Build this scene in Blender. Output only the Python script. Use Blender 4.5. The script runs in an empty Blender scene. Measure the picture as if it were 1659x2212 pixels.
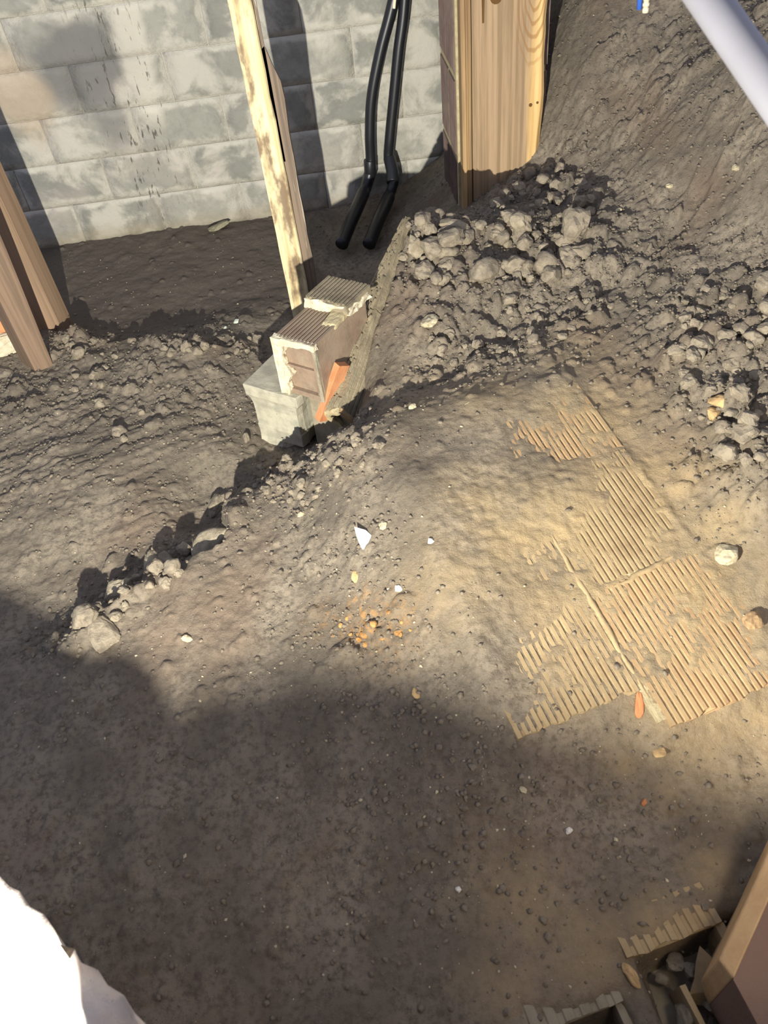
import bpy, bmesh, math, random
import numpy as np
from mathutils import Vector, Matrix, Euler, noise as mnoise

# ------------------------------------------------------------------ camera, light, exposure
SC = bpy.context.scene
COL = SC.collection
FPX, IW, IH = 1660.0, 1659, 2212
CAM = np.array([0.0, 0.0, 1.65])
_d = np.array([215.0, 1600.0, FPX]); _d /= np.linalg.norm(_d)
_up = -_d
_fw = np.array([0, 0, 1.0]) - np.dot([0, 0, 1.0], _up) * _up; _fw /= np.linalg.norm(_fw)
_rt = np.cross(_fw, _up)
RW = np.array([_rt, _fw, _up])

cd = bpy.data.cameras.new('camera')
cd.sensor_fit = 'VERTICAL'; cd.sensor_height = 36.0; cd.sensor_width = 27.0
cd.lens = FPX / IH * 36.0
cd.clip_start = 0.02
cd.dof.use_dof = True; cd.dof.focus_distance = 2.3; cd.dof.aperture_fstop = 6.5
cam = bpy.data.objects.new('camera', cd); COL.objects.link(cam)
m = Matrix.Identity(4)
for i in range(3):
    m[i][0] = RW[i, 0]; m[i][1] = -RW[i, 1]; m[i][2] = -RW[i, 2]; m[i][3] = CAM[i]
cam.matrix_world = m
SC.camera = cam

w = bpy.data.worlds.new('crawl_space_ambient'); SC.world = w; w.use_nodes = True
w.node_tree.nodes['Background'].inputs[0].default_value = (0.84, 0.92, 1.26, 1)
w.node_tree.nodes['Background'].inputs[1].default_value = 0.50

LAMP = (-0.40, 0.05, 0.88)
ld = bpy.data.lights.new('work_lamp', 'POINT'); ld.energy = 290; ld.color = (1.0, 0.965, 0.88)
ld.shadow_soft_size = 0.011
ld.use_nodes = True                      # bare point lamp; falloff slowed by hand to brighten the far wall
_lt = ld.node_tree; _em = _lt.nodes['Emission']; _fo = _lt.nodes.new('ShaderNodeLightFalloff')
_fo.inputs['Strength'].default_value = 1.0
_m1 = _lt.nodes.new('ShaderNodeMath'); _m1.operation = 'MULTIPLY'; _m1.inputs[1].default_value = 0.02; _lt.links.new(_fo.outputs['Quadratic'], _m1.inputs[0])
_m2 = _lt.nodes.new('ShaderNodeMath'); _m2.operation = 'MULTIPLY_ADD'; _m2.inputs[1].default_value = 0.68; _lt.links.new(_fo.outputs['Linear'], _m2.inputs[0]); _lt.links.new(_m1.outputs[0], _m2.inputs[2])
_lt.links.new(_m2.outputs[0], _em.inputs['Strength'])
lo = bpy.data.objects.new('work_lamp', ld); COL.objects.link(lo); lo.location = LAMP
# unseen warm fill light added low at the right to brighten the near ground
l2 = bpy.data.lights.new('near_fill', 'POINT'); l2.energy = 26; l2.color = (1.0, 0.84, 0.68)
l2.shadow_soft_size = 0.12
lo2 = bpy.data.objects.new('near_fill', l2); COL.objects.link(lo2); lo2.location = (0.60, 0.0, 1.12)

vs = SC.view_settings
vs.view_transform = 'Standard'; vs.look = 'None'; vs.gamma = 1.0; vs.use_curve_mapping = False
vs.exposure = 0.0

# ------------------------------------------------------------------ helpers
R = random.Random(7)
NR = np.random.RandomState(11)

def ray(px, py):
    return RW @ (np.array([px - IW / 2, py - IH / 2, FPX]) / FPX)
def at(px, py, z):
    d = ray(px, py); return Vector(CAM + d * (z - CAM[2]) / d[2])
def aty(px, py, y):
    d = ray(px, py); return Vector(CAM + d * (y - CAM[1]) / d[1])
def att(px, py, t):
    return Vector(CAM + ray(px, py) * t)

def tag(o, label=None, cat=None, group=None, kind=None):
    if label: o['label'] = label
    if cat: o['category'] = cat
    if group: o['group'] = group
    if kind: o['kind'] = kind
    return o

def empty(name, loc, rot=(0, 0, 0)):
    o = bpy.data.objects.new(name, None); COL.objects.link(o)
    o.location = loc; o.rotation_euler = rot; o.empty_display_size = 0.05
    return o

class MB:
    def __init__(s): s.v = []; s.f = []
    def add(s, v, f):
        n = len(s.v); s.v += [tuple(p) for p in v]; s.f += [tuple(i + n for i in q) for q in f]; return s
    def box(s, x0, x1, y0, y1, z0, z1):
        return s.add([(x0, y0, z0), (x1, y0, z0), (x1, y1, z0), (x0, y1, z0), (x0, y0, z1), (x1, y0, z1), (x1, y1, z1), (x0, y1, z1)],
                     [(0, 3, 2, 1), (4, 5, 6, 7), (0, 1, 5, 4), (1, 2, 6, 5), (2, 3, 7, 6), (3, 0, 4, 7)])
    def hexa(s, p):   # 8 corner points, bottom ring then top ring
        return s.add(p, [(0, 3, 2, 1), (4, 5, 6, 7), (0, 1, 5, 4), (1, 2, 6, 5), (2, 3, 7, 6), (3, 0, 4, 7)])
    def prism(s, poly, y0, y1, ny=1):   # poly = list of (x, z), counter-clockwise seen from -y
        n = len(poly); v = []
        for k in range(ny + 1):
            y = y0 + (y1 - y0) * k / ny
            v += [(x, y, z) for x, z in poly]
        f = [tuple(range(n))] + [tuple(ny * n + i for i in reversed(range(n)))]
        for k in range(ny):
            for i in range(n):
                j = (i + 1) % n
                f.append((k * n + j, k * n + i, (k + 1) * n + i, (k + 1) * n + j))
        return s.add(v, f)
    def tube(s, pts, r, n=14, cap=True):
        pts = [Vector(p) for p in pts]; rs = r if isinstance(r, (list, tuple)) else [r] * len(pts)
        t0 = (pts[1] - pts[0]).normalized()
        a = t0.orthogonal().normalized(); v = []
        for i, p in enumerate(pts):
            t = (pts[min(i + 1, len(pts) - 1)] - pts[max(i - 1, 0)]).normalized()
            a = (a - t * a.dot(t)).normalized(); b = t.cross(a)
            for k in range(n):
                an = 2 * math.pi * k / n
                v.append(p + (a * math.cos(an) + b * math.sin(an)) * rs[i])
        f = []
        for i in range(len(pts) - 1):
            for k in range(n):
                f.append((i * n + k, i * n + (k + 1) % n, (i + 1) * n + (k + 1) % n, (i + 1) * n + k))
        if cap:
            f += [tuple(reversed(range(n))), tuple((len(pts) - 1) * n + k for k in range(n))]
        return s.add(v, f)
    def mesh(s, name):
        me = bpy.data.meshes.new(name); me.from_pydata(s.v, [], s.f); me.update()
        bm = bmesh.new(); bm.from_mesh(me); bmesh.ops.recalc_face_normals(bm, faces=bm.faces); bm.to_mesh(me); bm.free()
        return me
    def build(s, name, mat, parent=None, smooth=False, bevel=0, rough=0, cuts=0, seed=0, scale=30):
        me = s.mesh(name)
        if cuts or rough:
            bm = bmesh.new(); bm.from_mesh(me)
            bmesh.ops.remove_doubles(bm, verts=bm.verts, dist=1e-6)
            if cuts:
                bmesh.ops.triangulate(bm, faces=[f for f in bm.faces if len(f.verts) > 4])
                bmesh.ops.subdivide_edges(bm, edges=[e for e in bm.edges if e.calc_length() > 0.012], cuts=cuts, use_grid_fill=True)
            if rough:
                for vv in bm.verts:
                    q = Vector(vv.co) * scale + Vector((seed * 3.1, seed, 0))
                    vv.co += mnoise.noise_vector(q) * rough + mnoise.noise_vector(q * 2.7) * rough * .5
            bmesh.ops.recalc_face_normals(bm, faces=bm.faces)
            bm.to_mesh(me); bm.free()
        o = bpy.data.objects.new(name, me); COL.objects.link(o)
        if mat: me.materials.append(mat)
        if smooth:
            for p in me.polygons: p.use_smooth = True
        if parent: o.parent = parent
        if bevel:
            b = o.modifiers.new('bevel', 'BEVEL'); b.width = bevel; b.segments = 2; b.limit_method = 'ANGLE'; b.angle_limit = math.radians(40)
        return o

# ------------------------------------------------------------------ materials
class NT:
    def __init__(s, name):
        s.m = bpy.data.materials.new(name); s.m.use_nodes = True
        s.t = s.m.node_tree; s.b = s.t.nodes['Principled BSDF']
        s.b.inputs['Roughness'].default_value = 0.9
        s.b.inputs['Specular IOR Level'].default_value = 0.25
        s._geo = None
    def n(s, ty, **kw):
        x = s.t.nodes.new(ty)
        for k, v in kw.items(): setattr(x, k, v)
        return x
    def l(s, a, b): s.t.links.new(a, b)
    def setin(s, sock, v):
        if hasattr(v, 'links') or hasattr(v, 'is_linked'): s.l(v, sock)
        else: sock.default_value = v
    def pos(s):
        if not s._geo: s._geo = s.n('ShaderNodeNewGeometry')
        return s._geo.outputs['Position']
    def obj(s): return s.n('ShaderNodeTexCoord').outputs['Object']
    def map(s, vec, scale=(1, 1, 1), loc=(0, 0, 0), rot=(0, 0, 0)):
        x = s.n('ShaderNodeMapping'); s.l(vec, x.inputs[0]); x.inputs[1].default_value = loc; x.inputs[2].default_value = rot; x.inputs[3].default_value = scale
        return x.outputs[0]
    def noise(s, vec, scale, detail=4, rough=.55, dist=0, col=False):
        x = s.n('ShaderNodeTexNoise'); s.l(vec, x.inputs['Vector']); x.inputs['Scale'].default_value = scale
        x.inputs['Detail'].default_value = detail; x.inputs['Roughness'].default_value = rough; x.inputs['Distortion'].default_value = dist
        return x.outputs['Color' if col else 'Fac']
    def voro(s, vec, scale, feat='F1'):
        x = s.n('ShaderNodeTexVoronoi', feature=feat); s.l(vec, x.inputs['Vector']); x.inputs['Scale'].default_value = scale
        return x.outputs['Distance']
    def ramp(s, f, a, b, lo=0.0, hi=1.0):
        x = s.n('ShaderNodeMapRange', interpolation_type='SMOOTHSTEP'); s.l(f, x.inputs[0])
        for i, v in enumerate((a, b, lo, hi)): x.inputs[i + 1].default_value = v
        return x.outputs[0]
    def math(s, op, a, b=0.0):
        x = s.n('ShaderNodeMath', operation=op); s.setin(x.inputs[0], a); s.setin(x.inputs[1], b); return x.outputs[0]
    def mix(s, f, a, b, bt='MIX'):
        x = s.n('ShaderNodeMix', data_type='RGBA', blend_type=bt)
        s.setin(x.inputs[0], f)
        for sock, v in ((x.inputs[6], a), (x.inputs[7], b)):
            if isinstance(v, (tuple, list)): sock.default_value = (*v[:3], 1)
            else: s.l(v, sock)
        return x.outputs[2]
    def attr(s, name):
        x = s.n('ShaderNodeAttribute', attribute_name=name); return x.outputs['Fac']
    def bump(s, h, strength=.5, dist=.01, prev=None):
        x = s.n('ShaderNodeBump'); x.inputs['Strength'].default_value = strength; x.inputs['Distance'].default_value = dist
        s.l(h, x.inputs['Height'])
        if prev: s.l(prev, x.inputs['Normal'])
        return x.outputs[0]
    def out(s, col, bump=None, rough=None):
        if isinstance(col, (tuple, list)): s.b.inputs['Base Color'].default_value = (*col[:3], 1)
        else: s.l(col, s.b.inputs['Base Color'])
        if bump is not None: s.l(bump, s.b.inputs['Normal'])
        if rough is not None: s.setin(s.b.inputs['Roughness'], rough)
        return s.m

def lin(r, g, b):
    f = lambda c: (c / 255 / 12.92) if c / 255 <= .04045 else ((c / 255 + .055) / 1.055) ** 2.4
    return (f(r), f(g), f(b))

def mat_dirt():
    t = NT('dirt'); P = t.pos()
    c = t.mix(t.ramp(t.noise(P, 5, 6), .35, .68), lin(110, 101, 87), lin(140, 129, 111))
    c = t.mix(t.ramp(t.noise(P, 60, 5, .7), .40, .70), c, lin(96, 88, 76))
    c = t.mix(t.ramp(t.noise(P, 2.2, 3), .50, .72, 0, .5), c, lin(116, 97, 80))
    dust = t.math('MULTIPLY', t.attr('dust'), t.ramp(t.noise(P, 14, 6, .65), .25, .60, .35, 1))
    c = t.mix(dust, c, lin(172, 150, 110))
    c = t.mix(t.math('MULTIPLY', t.attr('damp'), .8), c, lin(88, 80, 71))
    rust = t.math('MULTIPLY', t.attr('rust'), t.ramp(t.noise(P, 45, 4, .7), .46, .62, .15, 1))
    c = t.mix(rust, c, lin(170, 130, 80))
    specks = t.ramp(t.noise(P, 330, 2, .6), .70, .76)
    c = t.mix(t.math('MULTIPLY', specks, .75), c, lin(190, 182, 162))
    h = t.bump(t.noise(P, 90, 6, .7), .55, .012)
    h = t.bump(t.noise(P, 380, 3, .7), .5, .003, h)
    return t.out(c, h, .95)

def mat_clod(name='clod', a=(146, 135, 115), b=(118, 108, 92)):
    t = NT(name); P = t.pos()
    c = t.mix(t.ramp(t.noise(P, 40, 5, .7), .35, .68), lin(*a), lin(*b))
    c = t.mix(t.math('MULTIPLY', t.ramp(t.noise(P, 330, 2, .6), .70, .77), .6), c, lin(190, 182, 160))
    h = t.bump(t.noise(P, 110, 5, .7), .6, .008)
    return t.out(c, h, .95)

def mat_stone(name, a, b, sc=60):
    t = NT(name); P = t.pos()
    c = t.mix(t.ramp(t.noise(P, sc, 5, .65), .35, .68), lin(*a), lin(*b))
    return t.out(c, t.bump(t.noise(P, 150, 4, .6), .4, .004), .85)

def ellipse(t, P, c, r, k=.9, nscale=6, soft=.35):
    """noise-edged patch around a point of the wall (x, z)"""
    v = t.n('ShaderNodeVectorMath', operation='SUBTRACT'); t.l(P, v.inputs[0]); v.inputs[1].default_value = (c[0], 0, c[1])
    d = t.n('ShaderNodeVectorMath', operation='MULTIPLY'); t.l(v.outputs[0], d.inputs[0]); d.inputs[1].default_value = (1 / r[0], 0, 1 / r[1])
    ln = t.n('ShaderNodeVectorMath', operation='LENGTH'); t.l(d.outputs[0], ln.inputs[0])
    nz = t.math('MULTIPLY', t.math('SUBTRACT', t.noise(P, nscale, 5, .6), .5), k * 2)
    return t.ramp(t.math('ADD', ln.outputs['Value'], nz), 1 - soft, 1 + soft, 1, 0)

def wall_common(t, c):
    P = t.pos()
    # whitish parging smeared over blocks and joints
    c = t.mix(t.ramp(t.noise(P, 4.2, 6, .62, .4), .47, .62, 0, .8), c, lin(182, 177, 163))
    c = t.mix(t.ramp(t.noise(P, 1.6, 3), .55, .72, 0, .5), c, lin(176, 163, 152))
    # damp dark patch, tan patch
    a = aty(170, 140, 3.7)
    c = t.mix(t.math('MULTIPLY', ellipse(t, P, (a.x, a.z), (.22, .15), .8, 5), .9), c, lin(106, 105, 101))
    a = aty(215, 205, 3.7)
    c = t.mix(t.math('MULTIPLY', ellipse(t, P, (a.x, a.z), (.08, .20), .8, 7), .7), c, lin(112, 110, 106))
    a = aty(45, 215, 3.7)
    c = t.mix(t.math('MULTIPLY', ellipse(t, P, (a.x, a.z), (.12, .17), .6, 5), .6), c, lin(172, 153, 128))
    a = aty(285, 100, 3.7)
    c = t.mix(t.math('MULTIPLY', ellipse(t, P, (a.x, a.z), (.07, .32), .6, 7), .7), c, lin(192, 186, 170))
    # dark drip marks running down
    a = aty(280, 230, 3.7)
    drip = t.ramp(t.noise(t.map(P, (75, 75, 15)), 1.0, 3, .6), .60, .66)
    drip = t.math('MULTIPLY', drip, ellipse(t, P, (a.x, a.z), (.16, .55), .5, 4, .5))
    c = t.mix(t.math('MULTIPLY', drip, .8), c, lin(70, 64, 58))
    # soil splash along the foot
    z = t.n('ShaderNodeSeparateXYZ'); t.l(P, z.inputs[0])
    foot = t.ramp(t.math('ADD', z.outputs[2], t.math('MULTIPLY', t.noise(P, 9, 4), .08)), .05, .13, .55, 0)
    c = t.mix(foot, c, lin(140, 128, 104))
    hh = t.bump(t.noise(P, 14, 6, .6), .35, .03)
    hh = t.bump(t.noise(P, 120, 4, .7), .25, .005, hh)
    return t.out(c, hh, .92)

def mat_block_wall():
    t = NT('concrete_block'); P = t.pos()
    oi = t.n('ShaderNodeObjectInfo')
    c = t.mix(oi.outputs['Random'], lin(124, 124, 114), lin(152, 150, 138))
    c = t.mix(t.ramp(t.noise(P, 22, 5, .65), .4, .7, 0, .4), c, lin(112, 111, 104))
    so_ = t.n('ShaderNodeSeparateXYZ'); t.l(t.obj(), so_.inputs[0])
    ex = t.math('SUBTRACT', .2, t.math('ABSOLUTE', so_.outputs[0])); ez = t.math('SUBTRACT', .096, t.math('ABSOLUTE', t.math('SUBTRACT', so_.outputs[2], .096)))
    ed = t.math('ADD', t.math('MINIMUM', ex, ez), t.math('MULTIPLY', t.math('SUBTRACT', t.noise(P, 7, 5, .6), .5), .13))
    c = t.mix(t.ramp(ed, .002, .030, .95, 0), c, lin(182, 178, 163))
    return wall_common(t, c)
def mat_mortar_wall():
    t = NT('wall_mortar'); return wall_common(t, lin(182, 178, 163))

def mat_concrete(name='grey_concrete', a=(176, 170, 148), b=(150, 146, 128)):
    t = NT(name); P = t.obj()
    c = t.mix(t.ramp(t.noise(P, 18, 5, .6), .35, .68), lin(*a), lin(*b))
    c = t.mix(t.ramp(t.noise(P, 130, 3), .68, .74, 0, .6), c, lin(80, 72, 60))
    c = t.mix(t.ramp(t.noise(P, 7, 3), .5, .75, 0, .4), c, lin(140, 124, 98))
    return t.out(c, t.bump(t.noise(P, 160, 4, .7), .35, .004), .92)

def mat_clay(name, a, b, dustcol=(150, 134, 108), dust=.6, bumps=.3):
    t = NT(name); P = t.obj()
    c = t.mix(t.ramp(t.noise(P, 14, 5, .6), .32, .68), lin(*a), lin(*b))
    c = t.mix(t.ramp(t.noise(t.pos(), 9, 6, .65), .42, .62, 0, dust), c, lin(*dustcol))
    c = t.mix(t.ramp(t.noise(P, 120, 4, .7), .62, .72, 0, .5), c, lin(92, 80, 66))
    return t.out(c, t.bump(t.noise(P, 110, 5, .7), bumps, .006), .85)

def mat_mortar(name='mortar', a=(205, 194, 158), b=(178, 165, 130)):
    t = NT(name); P = t.obj()
    c = t.mix(t.ramp(t.noise(P, 30, 5, .65), .35, .68), lin(*a), lin(*b))
    c = t.mix(t.ramp(t.noise(P, 150, 3), .66, .72, 0, .6), c, lin(110, 96, 72))
    return t.out(c, t.bump(t.noise(P, 130, 5, .7), .7, .006), .95)

def mat_wood(name, a, b, hi=None, hi_x=None, ring=8.0, cathedral=None, dirt=None, gl=1.6, white=None):
    t = NT(name); P = t.obj()
    g = t.noise(t.map(P, (55, 55, gl)), 1.0, 6, .65, .3)
    wv = t.n('ShaderNodeTexWave', wave_type='BANDS', bands_direction='X')
    t.l(t.map(P, (1, .35, .045)), wv.inputs['Vector']); wv.inputs['Scale'].default_value = ring
    wv.inputs['Distortion'].default_value = 5.0; wv.inputs['Detail'].default_value = 3; wv.inputs['Detail Scale'].default_value = 1.1
    f = t.math('ADD', t.math('MULTIPLY', g, .92), t.math('MULTIPLY', wv.outputs['Fac'], .08))
    c = t.mix(t.ramp(f, .36, .64), lin(*a), lin(*b))
    sx = t.n('ShaderNodeSeparateXYZ'); t.l(P, sx.inputs[0])
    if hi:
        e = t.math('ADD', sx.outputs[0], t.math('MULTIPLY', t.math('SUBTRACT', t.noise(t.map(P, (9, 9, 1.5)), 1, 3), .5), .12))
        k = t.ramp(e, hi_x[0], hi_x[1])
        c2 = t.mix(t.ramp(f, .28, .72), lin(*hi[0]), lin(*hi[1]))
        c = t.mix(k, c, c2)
    if cathedral:
        v = t.map(P, (1 / cathedral[2], 0, 1 / cathedral[3]), (-cathedral[0] / cathedral[2], 0, -cathedral[1] / cathedral[3]))
        ln = t.n('ShaderNodeVectorMath', operation='LENGTH'); t.l(v, ln.inputs[0])
        d = t.math('ADD', ln.outputs['Value'], t.math('MULTIPLY', t.noise(t.map(P, (10, 10, 3)), 1, 3), .5))
        sn = t.math('SINE', t.math('MULTIPLY', d, 42.0))
        msk = t.math('MULTIPLY', t.ramp(sn, .1, .9), t.ramp(ln.outputs['Value'], .75, 1.15, .55, 0))
        c = t.mix(msk, c, lin(132, 92, 50))
    if white:
        c = t.mix(t.ramp(t.noise(t.map(P, (60, 60, 4)), 1, 4, .6), .56, .66, 0, white), c, lin(196, 186, 160))
    if dirt:
        c = t.mix(t.ramp(t.noise(t.map(P, (12, 12, 5)), 1, 5, .6), dirt[0], dirt[0] + .14, 0, dirt[1]), c, lin(112, 92, 72))
    h = t.bump(g, .35, .004)
    return t.out(c, h, .75)

def mat_plain(name, col, rough=.4, spec=.5):
    t = NT(name); P = t.obj()
    c = t.mix(t.ramp(t.noise(P, 12, 4), .35, .7, 0, .35), lin(*col), tuple(x * .75 for x in lin(*col)))
    t.b.inputs['Specular IOR Level'].default_value = spec
    return t.out(c, None, rough)

M_DIRT = mat_dirt(); M_CLOD = mat_clod()
M_CLODP = mat_clod('pale_clod', (160, 149, 126), (130, 119, 99))
M_BLOCKW = mat_block_wall(); M_MORTW = mat_mortar_wall()
M_CONC = mat_concrete(); M_CONC2 = mat_concrete('brown_grey_concrete', (150, 140, 118), (126, 116, 96))
M_TILE = mat_clay('dusty_clay_tile', (160, 139, 104), (140, 120, 88), (166, 146, 108), .7)
M_TILEO = mat_clay('orange_clay_tile', (168, 140, 102), (150, 122, 88), (166, 144, 106), .6)
M_BROWN = mat_clay('brown_glazed_tile', (142, 122, 102), (122, 104, 88), (152, 138, 114), .5)
M_ROUGH = mat_clay('rough_scored_tile', (150, 138, 112), (120, 110, 90), (164, 152, 124), .5, .9)
M_ORANGE = mat_clay('terracotta', (206, 138, 92), (188, 120, 78), (190, 156, 118), .35)
M_REDT = mat_clay('dark_red_tile', (112, 92, 84), (92, 78, 74), (128, 118, 102), .35)
M_MORT = mat_mortar('mortar', (188, 174, 136), (164, 150, 116)); M_MORTP = mat_mortar('pale_mortar', (214, 206, 178), (190, 178, 148))
M_MORTG = mat_mortar('grey_mortar', (160, 152, 130), (136, 128, 108))
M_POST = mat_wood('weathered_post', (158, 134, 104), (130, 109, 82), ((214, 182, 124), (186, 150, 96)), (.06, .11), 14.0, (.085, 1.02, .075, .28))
M_STRIP = mat_wood('trim_strip_wood', (160, 132, 92), (126, 102, 72))
M_STICK = mat_wood('pale_stick_wood', (222, 208, 166), (192, 172, 126), dirt=(.46, .9), gl=2.2)
M_STICK2 = mat_wood('dark_stick_wood', (128, 112, 94), (98, 86, 74), white=.55)
M_STUD = mat_wood('brown_stud_wood', (144, 120, 96), (126, 104, 82))
M_STUD2 = mat_wood('grey_brown_stud_wood', (128, 107, 87), (106, 88, 71))
M_BLACK = mat_plain('black_plastic', (26, 27, 30), .38, .5)
M_WHITE = mat_plain('white_plastic', (132, 131, 135), .35, .5)
M_CREAM = mat_plain('cream_plastic', (226, 216, 184), .45)
M_BLUE = mat_plain('blue_plastic', (66, 112, 206), .4)

# ------------------------------------------------------------------ terrain height field
def hsh(i, j, s):
    x = (i.astype(np.int64) * 374761393 + j.astype(np.int64) * 668265263 + s * 2147483647 + 1013904223) & 0xffffffff
    x = ((x ^ (x >> 13)) * 1274126177) & 0xffffffff
    x = ((x ^ (x >> 16)) * 2246822519) & 0xffffffff
    return ((x ^ (x >> 15)) & 0xffffff) / float(0xffffff)
def vn(x, y, s=0):
    i = np.floor(x).astype(np.int64); j = np.floor(y).astype(np.int64); u = x - i; v = y - j
    u = u * u * u * (u * (u * 6 - 15) + 10); v = v * v * v * (v * (v * 6 - 15) + 10)
    a = hsh(i, j, s); b = hsh(i + 1, j, s); c = hsh(i, j + 1, s); d = hsh(i + 1, j + 1, s)
    return (a * (1 - u) + b * u) * (1 - v) + (c * (1 - u) + d * u) * v - .5
def fbm(x, y, s=0, o=4, g=.5):
    r = 0; a = 1
    for k in range(o):
        r = r + a * vn(x * 2 ** k + 17.3 * k, y * 2 ** k - 9.1 * k, s + k); a *= g
    return r
def domes(x, y, cell, s, dens):
    """overlapping lumps: max of random half-spheres, thinned by the density field"""
    wx = x + cell * .35 * vn(x / cell * 2.3, y / cell * 2.3, s + 50); wy = y + cell * .35 * vn(x / cell * 2.3, y / cell * 2.3, s + 60)
    X = wx / cell; Y = wy / cell; i = np.floor(X).astype(np.int64); j = np.floor(Y).astype(np.int64)
    h = np.zeros_like(x)
    for di in (-1, 0, 1):
        for dj in (-1, 0, 1):
            ii = i + di; jj = j + dj
            cx = ii + hsh(ii, jj, s); cy = jj + hsh(ii, jj, s + 1)
            r = .28 + .42 * hsh(ii, jj, s + 2); on = hsh(ii, jj, s + 3) < dens
            d2 = (X - cx) ** 2 + (Y - cy) ** 2
            h = np.maximum(h, np.where(on, np.sqrt(np.maximum(0, r * r - d2)), 0))
    return h * cell

CP = [  # (px, py, z): ground heights the picture suggests
 (95,525,0),(300,505,0),(560,480,0),(300,620,-.01),(560,600,-.01),(200,680,-.01),(420,690,-.015),(700,560,0),(800,470,.02),(620,700,0),
 (130,745,.05),(380,745,.055),(535,755,.03),(0,760,.06),(0,860,.07),(300,850,.05),(500,880,.02),(0,1000,.07),(300,1000,.05),(480,980,.02),
 (560,975,-.02),(100,1150,.06),(350,1110,.035),(240,1200,.02),(100,1280,.02),(455,1045,-.02),(430,1125,-.01),(660,950,-.02),(-150,900,.07),(-150,1300,.05),
 (1250,20,.84),(1450,40,.84),(1640,90,.88),(1250,200,.64),(1450,250,.67),(1640,350,.68),(1200,330,.46),(1350,380,.50),(1550,450,.54),(1650,520,.54),
 (1100,420,.38),(900,478,.47),(960,490,.46),(1035,452,.40),(1000,560,.42),(1150,560,.40),(1300,500,.45),(850,690,.36),(950,720,.33),(1100,690,.34),
 (1300,650,.37),(1500,620,.44),(1650,680,.48),(815,850,.26),(900,850,.25),(1050,830,.27),(1200,800,.31),(1400,780,.37),(1600,850,.40),(1640,1050,.36),
 (740,950,.06),(620,1030,.055),(510,1085,.10),(500,1180,.11),(380,1240,.095),(260,1320,.09),(140,1370,.09),(700,1150,.15),(900,1000,.20),(900,1200,.18),
 (700,1350,.13),(400,1420,.10),(950,1450,.14),(0,1480,.08),(300,1600,.09),(700,1700,.09),(1000,1700,.09),(1400,1700,.09),(1640,1680,.11),(500,2000,.07),
 (900,2000,.07),(1200,1950,.09),(0,1900,.07),(1640,1800,.10),(1400,2150,.11),(1250,2180,.10),(1640,2150,.11),(700,2250,.05)]
CPW = [(.25,3.7,.06),(.6,3.7,.28),(1.0,3.75,.85),(2.1,3.8,1.1),(2.2,2.5,.95),(2.2,1.2,.7),(2.2,0,.3),(1.5,.6,.3),(1.2,-.1,.1),(0,-.1,.04),(-1.2,-.1,.05),(-2.1,0,.06),
       (-2.1,1.2,.06),(-2.1,2.4,.06),(-2.1,3.8,0),(-1.5,3.7,0),(-.9,3.72,0),(.05,2.75,.01),(.20,3.1,.03),(-.1,2.3,-.01),(-.12,2.1,-.02),(.08,2.5,.02)]
P3 = [tuple(at(a, b, c)) for a, b, c in CP] + CPW
P3 = np.array(P3)
def tps_fit(p, lam=2e-4):
    n = len(p); d = np.linalg.norm(p[:, None, :2] - p[None, :, :2], axis=2)
    K = np.where(d > 0, d * d * np.log(np.maximum(d, 1e-9)), 0) + lam * np.eye(n)
    Q = np.c_[np.ones(n), p[:, :2]]
    A = np.zeros((n + 3, n + 3)); A[:n, :n] = K; A[:n, n:] = Q; A[n:, :n] = Q.T
    return np.linalg.solve(A, np.r_[p[:, 2], 0, 0, 0])
TW = tps_fit(P3)
def tps(x, y):
    n = len(P3); r = TW[n] + TW[n + 1] * x + TW[n + 2] * y
    for k in range(n):
        d2 = (x - P3[k, 0]) ** 2 + (y - P3[k, 1]) ** 2
        r = r + TW[k] * .5 * d2 * np.log(np.maximum(d2, 1e-12))
    return r

X0, X1, Y0, Y1, ST = -2.35, 2.40, 0.12, 3.74, 0.0052
gx = np.arange(X0, X1, ST); gy = np.arange(Y0, Y1, ST)
GX, GY = np.meshgrid(gx, gy)
cs = 6
cxs = gx[::cs]; cys = gy[::cs]
cxs = np.r_[cxs, cxs[-1] + ST * cs]; cys = np.r_[cys, cys[-1] + ST * cs]
CZ = tps(*np.meshgrid(cxs, cys))
fx = (GX - X0) / (ST * cs); fy = (GY - Y0) / (ST * cs)
ix = np.minimum(fx.astype(int), len(cxs) - 2); iy = np.minimum(fy.astype(int), len(cys) - 2); fx -= ix; fy -= iy
BASE = (CZ[iy, ix] * (1 - fx) + CZ[iy, ix + 1] * fx) * (1 - fy) + (CZ[iy + 1, ix] * (1 - fx) + CZ[iy + 1, ix + 1] * fx) * fy

def gz_of(Z, x, y):
    i = int(min(max((x - X0) / ST, 0), Z.shape[1] - 1)); j = int(min(max((y - Y0) / ST, 0), Z.shape[0] - 1))
    return float(Z[j, i])
def march(Z, px, py):
    d = ray(px, py); t = .7; prev = None
    while t < 6:
        p = CAM + d * t
        if p[2] <= gz_of(Z, p[0], p[1]):
            lo_, hi_ = t - .02, t
            for _ in range(8):
                mid = (lo_ + hi_) / 2; q = CAM + d * mid
                if q[2] <= gz_of(Z, q[0], q[1]): hi_ = mid
                else: lo_ = mid
            return Vector(CAM + d * hi_)
        t += .02
    return Vector(CAM + d * 3)

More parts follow.
